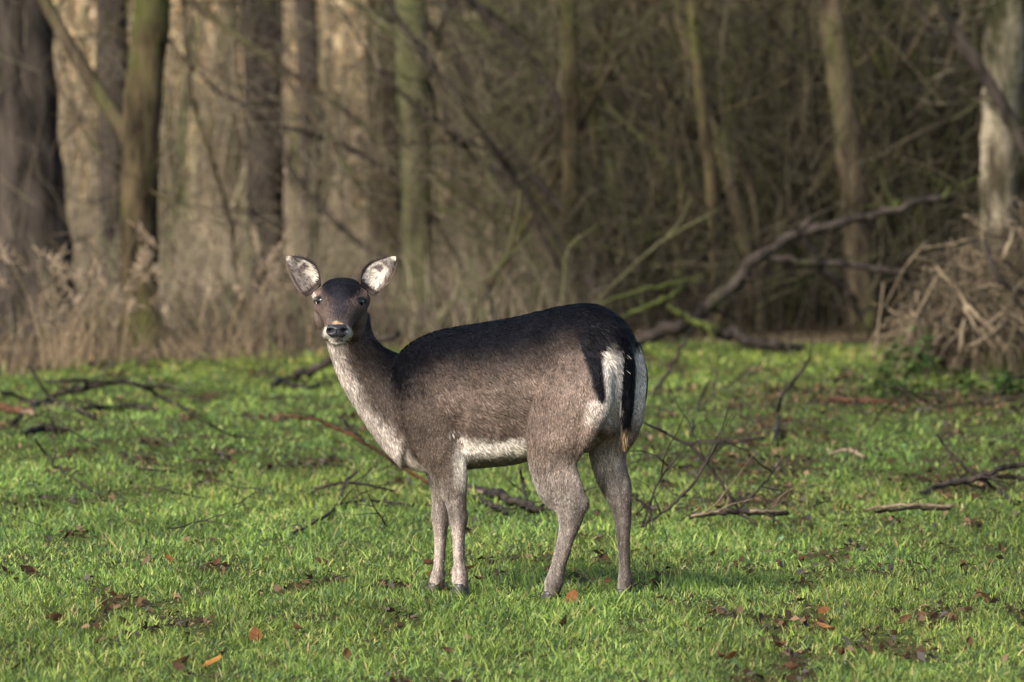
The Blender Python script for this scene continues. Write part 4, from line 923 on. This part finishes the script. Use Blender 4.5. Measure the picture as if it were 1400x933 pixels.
cu = fbm(FP[:, 0] * 60 + 9, FP[:, 2] * 45 + FP[:, 1] * 30, 2) - .5; fl = fl + rng.normal(0, .14, (NF, 3)) + np.stack([cu * .5, 0 * cu, cu * 1.1], 1); fl -= FN * (fl * FN).sum(1, keepdims=True); fl /= np.linalg.norm(fl, axis=1, keepdims=True) + 1e-9
u0, v0 = project(FP)
ln = rng.uniform(.013, .025, NF); ln[(FI >= 3) & (FI <= 6)] *= .6; ln[FI == 2] *= .34; ln[(FI == 2) & (v0 > 438)] *= .5; ln[FI == 7] *= 1.9
ln = np.where((FI == 0) & (v0 > 600), ln * .8, ln); ln = np.where((FI == 0) & (u0 > 795), ln * 1.35, ln); ln = np.where((FI >= 3) & (v0 > 690), ln * .8, ln)
keep = ~((FI == 2) & (np.hypot((u0 - 461.5) / 19, (v0 - 453) / 11.5) < 1))
for ex in (432.5, 496.5): keep &= ~((FI == 2) & (np.hypot((u0 - ex) / 6.5, (v0 - 411.5) / 5.5) < 1))
FP, FN, fl, ln, FC = FP[keep], FN[keep], fl[keep], ln[keep], FC[keep]; NF = len(FP)
FC = FC * rng.choice([.42, .75, 1.0, 1.3, 1.85], NF, p=[.18, .22, .26, .22, .12])[:, None]
if ear_fur:
    FP = np.vstack([FP, [e[0] for e in ear_fur]]); d_ = np.array([e[1] / np.linalg.norm(e[1]) for e in ear_fur]); fl = np.vstack([fl, d_]); FN = np.vstack([FN, d_ * 0 + np.array([0, -.2, .1])])
    FC = np.vstack([FC, np.array([e[2] for e in ear_fur]) * rng.uniform(.8, 1.2, (len(ear_fur), 1))]); ln = np.concatenate([ln, [e[3] for e in ear_fur]]); NF = len(FP)
lift = rng.uniform(.06, .24, NF)[:, None]
sdv = np.cross(fl, FN) + rng.normal(0, .4, (NF, 3)) * .5; sdv /= np.linalg.norm(sdv, axis=1, keepdims=True) + 1e-9
wd = rng.uniform(.0007, .0015, NF)[:, None]
p0 = FP - FN * .001; p1 = FP + fl * (ln * .55)[:, None] + FN * lift * (ln * .55)[:, None]; p2 = FP + fl * ln[:, None] + FN * lift * (ln * .75)[:, None]
Vf = np.stack([p0 - sdv * wd, p0 + sdv * wd, p1 + sdv * wd * .8, p1 - sdv * wd * .8, p2], 1).reshape(-1, 3) - deer_base
i0 = np.arange(NF)[:, None] * 5
mb = MB(); mb.add(Vf, i0 + np.array([[0, 1, 2, 3]]), i0 + np.array([[3, 2, 4]]), np.repeat(FC, 5, 0)); tag(mb.build('fur', M['fur'], deer), kind='stuff')
# eyes, nose pad, hooves
m, nt, b = mat_new('eye_black'); b.inputs['Base Color'].default_value = (.006, .005, .005, 1); b.inputs['Roughness'].default_value = .14; b.inputs['Specular IOR Level'].default_value = .4; M['eye'] = m
m, nt, b = mat_new('nose_black'); n1 = tex(nt, 300, 2, .5); nt.links.new(ramp(nt, n1, [(.3, (.006, .006, .007)), (.7, (.025, .024, .027))]), b.inputs['Base Color']); b.inputs['Roughness'].default_value = .42; b.inputs['Specular IOR Level'].default_value = .3; bump(nt, b, n1, .4, .002); M['nose'] = m
m, nt, b = mat_new('hoof_horn'); n1 = tex(nt, 60, 3, .6); nt.links.new(ramp(nt, n1, [(.3, (.01, .008, .007)), (.7, (.04, .033, .028))]), b.inputs['Base Color']); b.inputs['Roughness'].default_value = .45; M['hoof'] = m
M['lid'] = attr_mat('eyelid', .7, .3)
def ellipsoid(mb, c, A, B, C, n=12, k=18, col=None):
    th = np.linspace(0, np.pi, n)[:, None]; ph = (np.arange(k) / k * 2 * np.pi)[None]
    v = (np.sin(th) * np.cos(ph))[..., None] * A + (np.sin(th) * np.sin(ph))[..., None] * B + (np.cos(th) + 0 * ph)[..., None] * C + c
    idx = np.arange(n * k).reshape(n, k); a_ = idx[:-1]; b_ = np.roll(a_, -1, 1); d_ = idx[1:]; c_ = np.roll(d_, -1, 1)
    mb.add(v.reshape(-1, 3), np.stack([a_, b_, c_, d_], -1).reshape(-1, 4), col=col)
for sgn, ex in ((-1, 433.5), (1, 495.5)):
    hv = BV[(BP == 2)]; pu, pv = project(hv); d2 = (pu - ex) ** 2 + (pv - 411.5) ** 2 + 40 * (hv[:, 1] - (DH - .09)) * 438 * 0; sel = hv[d2 < 9]; c = sel[sel[:, 1].argmin()] if len(sel) else hp(ex, 411.5, .083)
    c = c + np.array([-sgn * .0055, .0055, 0]) - deer_base; o_ = np.array([sgn * .72, -.68, .05]); o_ /= np.linalg.norm(o_); r_ = np.cross(o_, UP); r_ /= np.linalg.norm(r_); u_ = np.cross(r_, o_)
    mb = MB(); ellipsoid(mb, c, r_ * .0178, u_ * .0140, o_ * .0125); e_ = mb.build('eye', M['eye'], deer, colors=False)
    mb = MB()
    for ph0, ph1, cc in ((.05, .95, (.02, .016, .015)), (1.05, 1.95, (.36, .29, .24) if sgn < 0 else (.12, .09, .08))):
        a_ = np.linspace(ph0, ph1, 10) * math.pi; P = np.array([c + r_ * .0182 * math.cos(q) + u_ * .0144 * math.sin(q) + o_ * .0040 for q in a_]); mb.tubes(P, .0032 * np.sin(np.linspace(.25, 2.9, 10)), 6, np.array([cc]))
    mb.build('eyelid', M['lid'], e_)
# nose: broad pad with two nostrils
mb = MB(); cN = hp(461.3, 453, .222) - deer_base; nu_, nv_ = 25, 15; G = np.zeros((nv_, nu_, 3))
for i, v_ in enumerate(np.linspace(-1, 1, nv_)):
    for j, u_ in enumerate(np.linspace(-1, 1, nu_)):
        half = .0355 * (1 - .16 * (v_ + .2) ** 2) * (1 if v_ > -.1 else 1 - .52 * ((-v_ - .1) / .9) ** 1.4)
        x_ = u_ * half; z_ = v_ * .0215
        dep = .012 * (1 - .75 * u_ * u_) * (1 - .35 * v_ * v_) - .016 * math.exp(-(((abs(u_) - .60) / .24) ** 2 + ((v_ - .12) / .30) ** 2)) - .003 * math.exp(-(u_ / .05) ** 2) * (v_ < .2)
        G[i, j] = cN + np.array([x_, -dep - .004 + .010 * (v_ > .5) * (v_ - .5) * 2, z_])
idx = np.arange(nu_ * nv_).reshape(nv_, nu_); q1 = np.stack([idx[:-1, :-1], idx[:-1, 1:], idx[1:, 1:], idx[1:, :-1]], -1).reshape(-1, 4)
rim = np.concatenate([idx[0], idx[1:, -1], idx[-1, -2::-1], idx[-2:0:-1, 0]]); bk = G.reshape(-1, 3)[rim] * .9 + cN * .1 + np.array([0, .03, 0]); r2 = np.roll(np.arange(len(rim)), -1); n_ = nu_ * nv_
mb.add(np.concatenate([G.reshape(-1, 3), bk]), np.concatenate([q1, np.stack([rim, rim[r2], n_ + r2, n_ + np.arange(len(rim))], 1)])); mb.build('nose', M['nose'], deer, colors=False)
for nm, c in feet.items():
    g = float(ground(c[0], c[1])); mb = MB(); h = max(c[2] - g + .022, .045)
    for sgn in (-1, 1):
        rows = []
        for q, (f0, f1, wl) in zip(np.linspace(0, 1, 6), [(.016, -.014, .011), (.021, -.016, .0125), (.027, -.018, .0135), (.033, -.019, .0140), (.039, -.020, .0142), (.042, -.020, .0140)]):
            cc = np.array([c[0], c[1], c[2] + .022 - h * q - .004]) + FWD * (f0 + f1) / 2 + LEFT * sgn * .0125 - deer_base; rows.append(row(cc, FWD * (f0 - f1) / 2, LEFT * wl))
        r = np.array(rows); k_ = 14; an = np.arange(k_) / k_ * 2 * np.pi; Vh = r[:, None, 0:3] + np.cos(an)[None, :, None] * r[:, None, 3:6] + np.sin(an)[None, :, None] * r[:, None, 6:9]
        idx = np.arange(6 * k_).reshape(6, k_); a_ = idx[:-1]; b_ = np.roll(a_, -1, 1); d_ = idx[1:]; c_ = np.roll(d_, -1, 1)
        mb.add(Vh.reshape(-1, 3), np.stack([a_, b_, c_, d_], -1).reshape(-1, 4), [(idx[-1, 0], idx[-1, j], idx[-1, j + 1]) for j in range(1, k_ - 1)] + [(idx[0, 0], idx[0, j + 1], idx[0, j]) for j in range(1, k_ - 1)])
    mb.build('hoof', M['hoof'], deer, colors=False)

# ------------------------------------------------------------------ grass
def bare_mask(x, y):
    """1 where the turf is worn to dark soil and litter"""
    b = .85 * sstep(.62, .73, fbm(x * 6.5 + 5, y * 1.7 + 2, 3)) + .14 * sstep(.5, .7, fbm(x * 2 + 50, y * .8, 2)) * sstep(.2, 1.2, x)
    for px, py, rx, ry in [(300, 630, .10, .5), (430, 640, .16, .5), (300, 780, .07, .12), (1090, 900, .12, .12), (1060, 880, .08, .1), (1100, 830, .10, .10), (1130, 545, .5, 1.6), (1030, 690, .25, .5), (1340, 550, .7, 1.3), (640, 790, .12, .1), (870, 760, .06, .12), (1000, 640, .35, 1.0), (1300, 660, .3, .8), (60, 690, .2, .3)]:
        p = SPOT.setdefault((px, py), on_ground(px, py)); b = np.maximum(b, .95 * np.exp(-(((x - p[0]) / rx) ** 2 + ((y - p[1]) / ry) ** 2) ** 1.5))
    return b
SPOT = {}
def grass_batch(N, y0, y1):
    y = np.sqrt(rng.uniform(y0 ** 2, y1 ** 2, N)); x = rng.uniform(-1, 1, N) * (.081 * y + 1.1)
    return x, y
xs_, ys_ = [], []
for N, y0, y1 in ((240000, 16.0, 20.5), (170000, 20.5, 26), (120000, 26, 38.5)):
    x, y = grass_batch(N, y0, y1)
    x = x + (fbm(x * 9, y * 9, 2) - .5) * .10; y = y + (fbm(x * 9 + 50, y * 9, 2) - .5) * .10
    xs_.append(x); ys_.append(y)
x = np.concatenate(xs_); y = np.concatenate(ys_)
bm_ = bare_mask(x, y); inside = y < lawn_edge(x) + .7 * rng.normal(size=len(x)) * (.3 + 1.2 * fbm(x * 4 + 80, x * 0 + 3, 2))
dens = (1 - .80 * bm_) * (.55 + .45 * sstep(.3, .55, fbm(x * 6 + 11, y * 4, 2)))
kp_ = (rng.random(len(x)) < dens) & inside; x, y, bm_ = x[kp_], y[kp_], bm_[kp_]; N = len(x)
z = ground(x, y); tall = fbm(x * 6 + 60, y * 2.0 + 8, 3)
h = rng.gamma(4.2, .0069, N) * (.30 + 1.15 * tall) * (1 - .45 * bm_); h = np.clip(h, .012, .12)
for c_ in feet.values(): h = np.where(np.hypot(x - c_[0], (y - c_[1] + .05) * .8) < .075, h * .42, h)
wdt = rng.uniform(.0011, .0026, N) * (1 + (y - 17) * .045)
broad = rng.random(N) < .12; h[broad] *= .55; wdt[broad] *= 3.2
an = rng.uniform(0, 6.28, N); ln_a = rng.uniform(0, 6.28, N); le = np.abs(rng.normal(.55, .5, N)); le[broad] += .8
dirv = np.stack([np.cos(ln_a) * le, np.sin(ln_a) * le, np.ones(N)], 1); dirv /= np.linalg.norm(dirv, axis=1, keepdims=True)
droop = np.stack([np.cos(ln_a), np.sin(ln_a), -.6 * np.ones(N)], 1) * rng.uniform(.05, .55, N)[:, None]
sd = np.stack([np.cos(an), np.sin(an), 0 * an], 1)
p0 = np.stack([x, y, z - .004], 1); p1 = p0 + dirv * (h * .55)[:, None] + droop * (h * .12)[:, None]; p2 = p0 + dirv * h[:, None] + droop * (h * .55)[:, None]
p2[:, 2] = np.maximum(p2[:, 2], z + .004)
Vg = np.stack([p0 - sd * wdt[:, None] * .8, p0 + sd * wdt[:, None] * .8, p1 + sd * wdt[:, None], p1 - sd * wdt[:, None], p2], 1).reshape(-1, 3)
pal = np.array([(.135, .205, .036), (.175, .245, .045), (.100, .170, .034), (.23, .29, .07), (.06, .115, .045), (.28, .25, .10), (.30, .22, .10)])
ci = rng.choice(7, N, p=[.28, .22, .2, .12, .11, .04, .03]); gc = pal[ci] * rng.uniform(.5, 1.6, N)[:, None]; gc[broad] = np.array([.085, .145, .062]) * rng.uniform(.6, 1.7, (int(broad.sum()), 1))
tone = fbm(x * 3.5 + 21, y * 1.1 + 33, 3)[:, None]; gc = gc * (.55 + .9 * tone) * np.array([1.09, 1.07, 1.03]) ; gc[:, 0] *= (.85 + .3 * fbm(x * .9 + 2, y * .6 + 70, 2))
yel = sstep(30, 37, y)[:, None]; gc = gc * (1 - yel) + yel * gc * np.array([1.12, 1.02, .85])
gc = np.where(bm_[:, None] > rng.random((N, 1)) * 1.1, gc * np.array([.75, .62, .6]), gc)
i0 = np.arange(N)[:, None] * 5
mb = MB(); mb.add(Vg, i0 + np.array([[0, 1, 2, 3]]), i0 + np.array([[3, 2, 4]]), np.repeat(gc, 5, 0))
tag(mb.build('grass', M['grass']), 'short bright green grass covering the lawn', 'grass', kind='stuff')

# ------------------------------------------------------------------ leaves on the lawn
def leaf_mesh(w, curl, lob):
    nu_, nv_ = 5, 9; G = np.zeros((nv_, nu_, 3))
    for i, v_ in enumerate(np.linspace(0, 1, nv_)):
        ww = w * math.sin(math.pi * (.04 + .94 * v_)) ** .8 * (1 + lob * math.sin(v_ * 19))
        for j, u_ in enumerate(np.linspace(-1, 1, nu_)):
            G[i, j] = (v_ - .5, u_ * ww, curl * (v_ - .5) ** 2 * 1.6 + abs(u_) * ww * curl * 1.1 + rng.normal(0, .02))
    return G
lm = []
for v in range(6):
    G = leaf_mesh(random.uniform(.24, .36), random.uniform(.2, .9), random.uniform(0, .22)); nv_, nu_ = G.shape[:2]; idx = np.arange(nv_ * nu_).reshape(nv_, nu_)
    mb = MB(); c = np.array([(.16, .065, .025), (.09, .045, .025), (.20, .095, .035), (.06, .033, .02), (.30, .14, .035), (.12, .08, .05)][v])
    q1 = np.stack([idx[:-1, :-1], idx[:-1, 1:], idx[1:, 1:], idx[1:, :-1]], -1).reshape(-1, 4)
    mb.add(G.reshape(-1, 3), q1, col=c * (.75 + .5 * rng.random((nv_ * nu_, 1)))); mb.tubes(np.array([(-.75, 0, .02), (-.6, .01, .05), (-.45, 0, .06)]), np.array([.02, .018, .014]), 4, c[None] * .7)
    o = mb.build('dead_leaf', M['leaf']); lm.append(o.data); bpy.data.objects.remove(o)
def leaf(px, py, size, v, label, group=None):
    p = on_ground(px, py); o = obj('dead_leaf', lm[v]); o.location = Vector((p + np.array([0, 0, .016])).tolist()); o.scale = (size,) * 3
    o.rotation_euler = (rng.normal(0, .5), rng.normal(0, .5), rng.uniform(0, 6.28)); tag(o, label, 'leaf', group)
leaf(292, 915, .075, 4, 'bright orange dead leaf low on the left of the lawn')
leaf(640, 785, .06, 2, 'orange-brown dead leaf just behind the near front hoof')
leaf(782, 828, .07, 0, 'upright brown dead leaf in front of the near hind hoof')
leaf(760, 765, .06, 4, 'orange dead leaf beside the near hind cannon bone'.replace('cannon bone', 'leg'))
leaf(1128, 870, .08, 2, 'large rusty dead leaf low on the right of the lawn')
LB = 'small brown dead leaf lying in the grass'
spots = [(229, 774), (300, 782), (150, 780), (205, 770), (75, 860), (160, 860), (440, 776), (590, 790), (585, 775), (690, 880), (545, 870), (300, 905), (255, 915), (240, 925), (350, 880), (400, 865), (1010, 770), (1020, 790), (1060, 780), (1090, 775), (1100, 830), (1125, 840), (1060, 895), (1045, 880), (1080, 905), (1075, 925), (960, 870), (1180, 880), (1230, 860), (1240, 855), (1310, 855), (1250, 815), (1335, 815), (1370, 760), (880, 755), (870, 760), (835, 800), (900, 795), (720, 905), (770, 860), (1320, 890), (1280, 885), (1190, 905), (990, 905), (30, 920), (20, 800), (480, 905), (610, 900), (650, 800), (1000, 905), (1150, 905), (1270, 870)]
for i, (px, py) in enumerate(spots):
    leaf(px + rng.uniform(-6, 6), py + rng.uniform(-4, 4), rng.uniform(.03, .06), [0, 1, 3, 5, 1, 1, 3][i % 7], LB, 'brown leaves strewn over the lawn')
# crumbled litter and soil clods in the worn spots
mb = MB(); x = rng.uniform(-1, 1, 60000); y = np.sqrt(rng.uniform(16 ** 2, 37 ** 2, 60000)); x = x * (.081 * y + .7); bmk = bare_mask(x, y); kk = (rng.random(60000) < bmk * .8) & (y < lawn_edge(x)); x, y = x[kk][:14000], y[kk][:14000]; N = len(x)
c0 = np.stack([x, y, ground(x, y) + rng.uniform(.004, .022, N)], 1); a1 = rng.normal(0, 1, (N, 3)); a1[:, 2] *= .5; a1 /= np.linalg.norm(a1, axis=1, keepdims=True); a2 = np.cross(a1, rng.normal(0, 1, (N, 3)) * np.array([.6, .6, 1.5])); a2 /= np.linalg.norm(a2, axis=1, keepdims=True)
sz = rng.uniform(.006, .022, N)[:, None]; Vl = np.stack([c0 - a1 * sz, c0 + a2 * sz * .6 + (0, 0, .004), c0 + a1 * sz, c0 - a2 * sz * .6 + (0, 0, .004)], 1).reshape(-1, 3)
cc = np.array([(.05, .03, .018), (.09, .05, .025), (.03, .022, .015), (.16, .10, .06), (.07, .06, .055)])[rng.integers(0, 5, N)] * rng.uniform(.6, 1.3, N)[:, None]; i0 = np.arange(N)[:, None] * 4
mb.add(Vl, tris=np.concatenate([i0 + np.array([[0, 1, 2]]), i0 + np.array([[0, 2, 3]])]), col=np.repeat(cc, 4, 0)); tag(mb.build('leaf_crumbs', M['leaf']), 'crumbled dark leaf litter in the worn spots of the lawn', 'litter', kind='stuff')
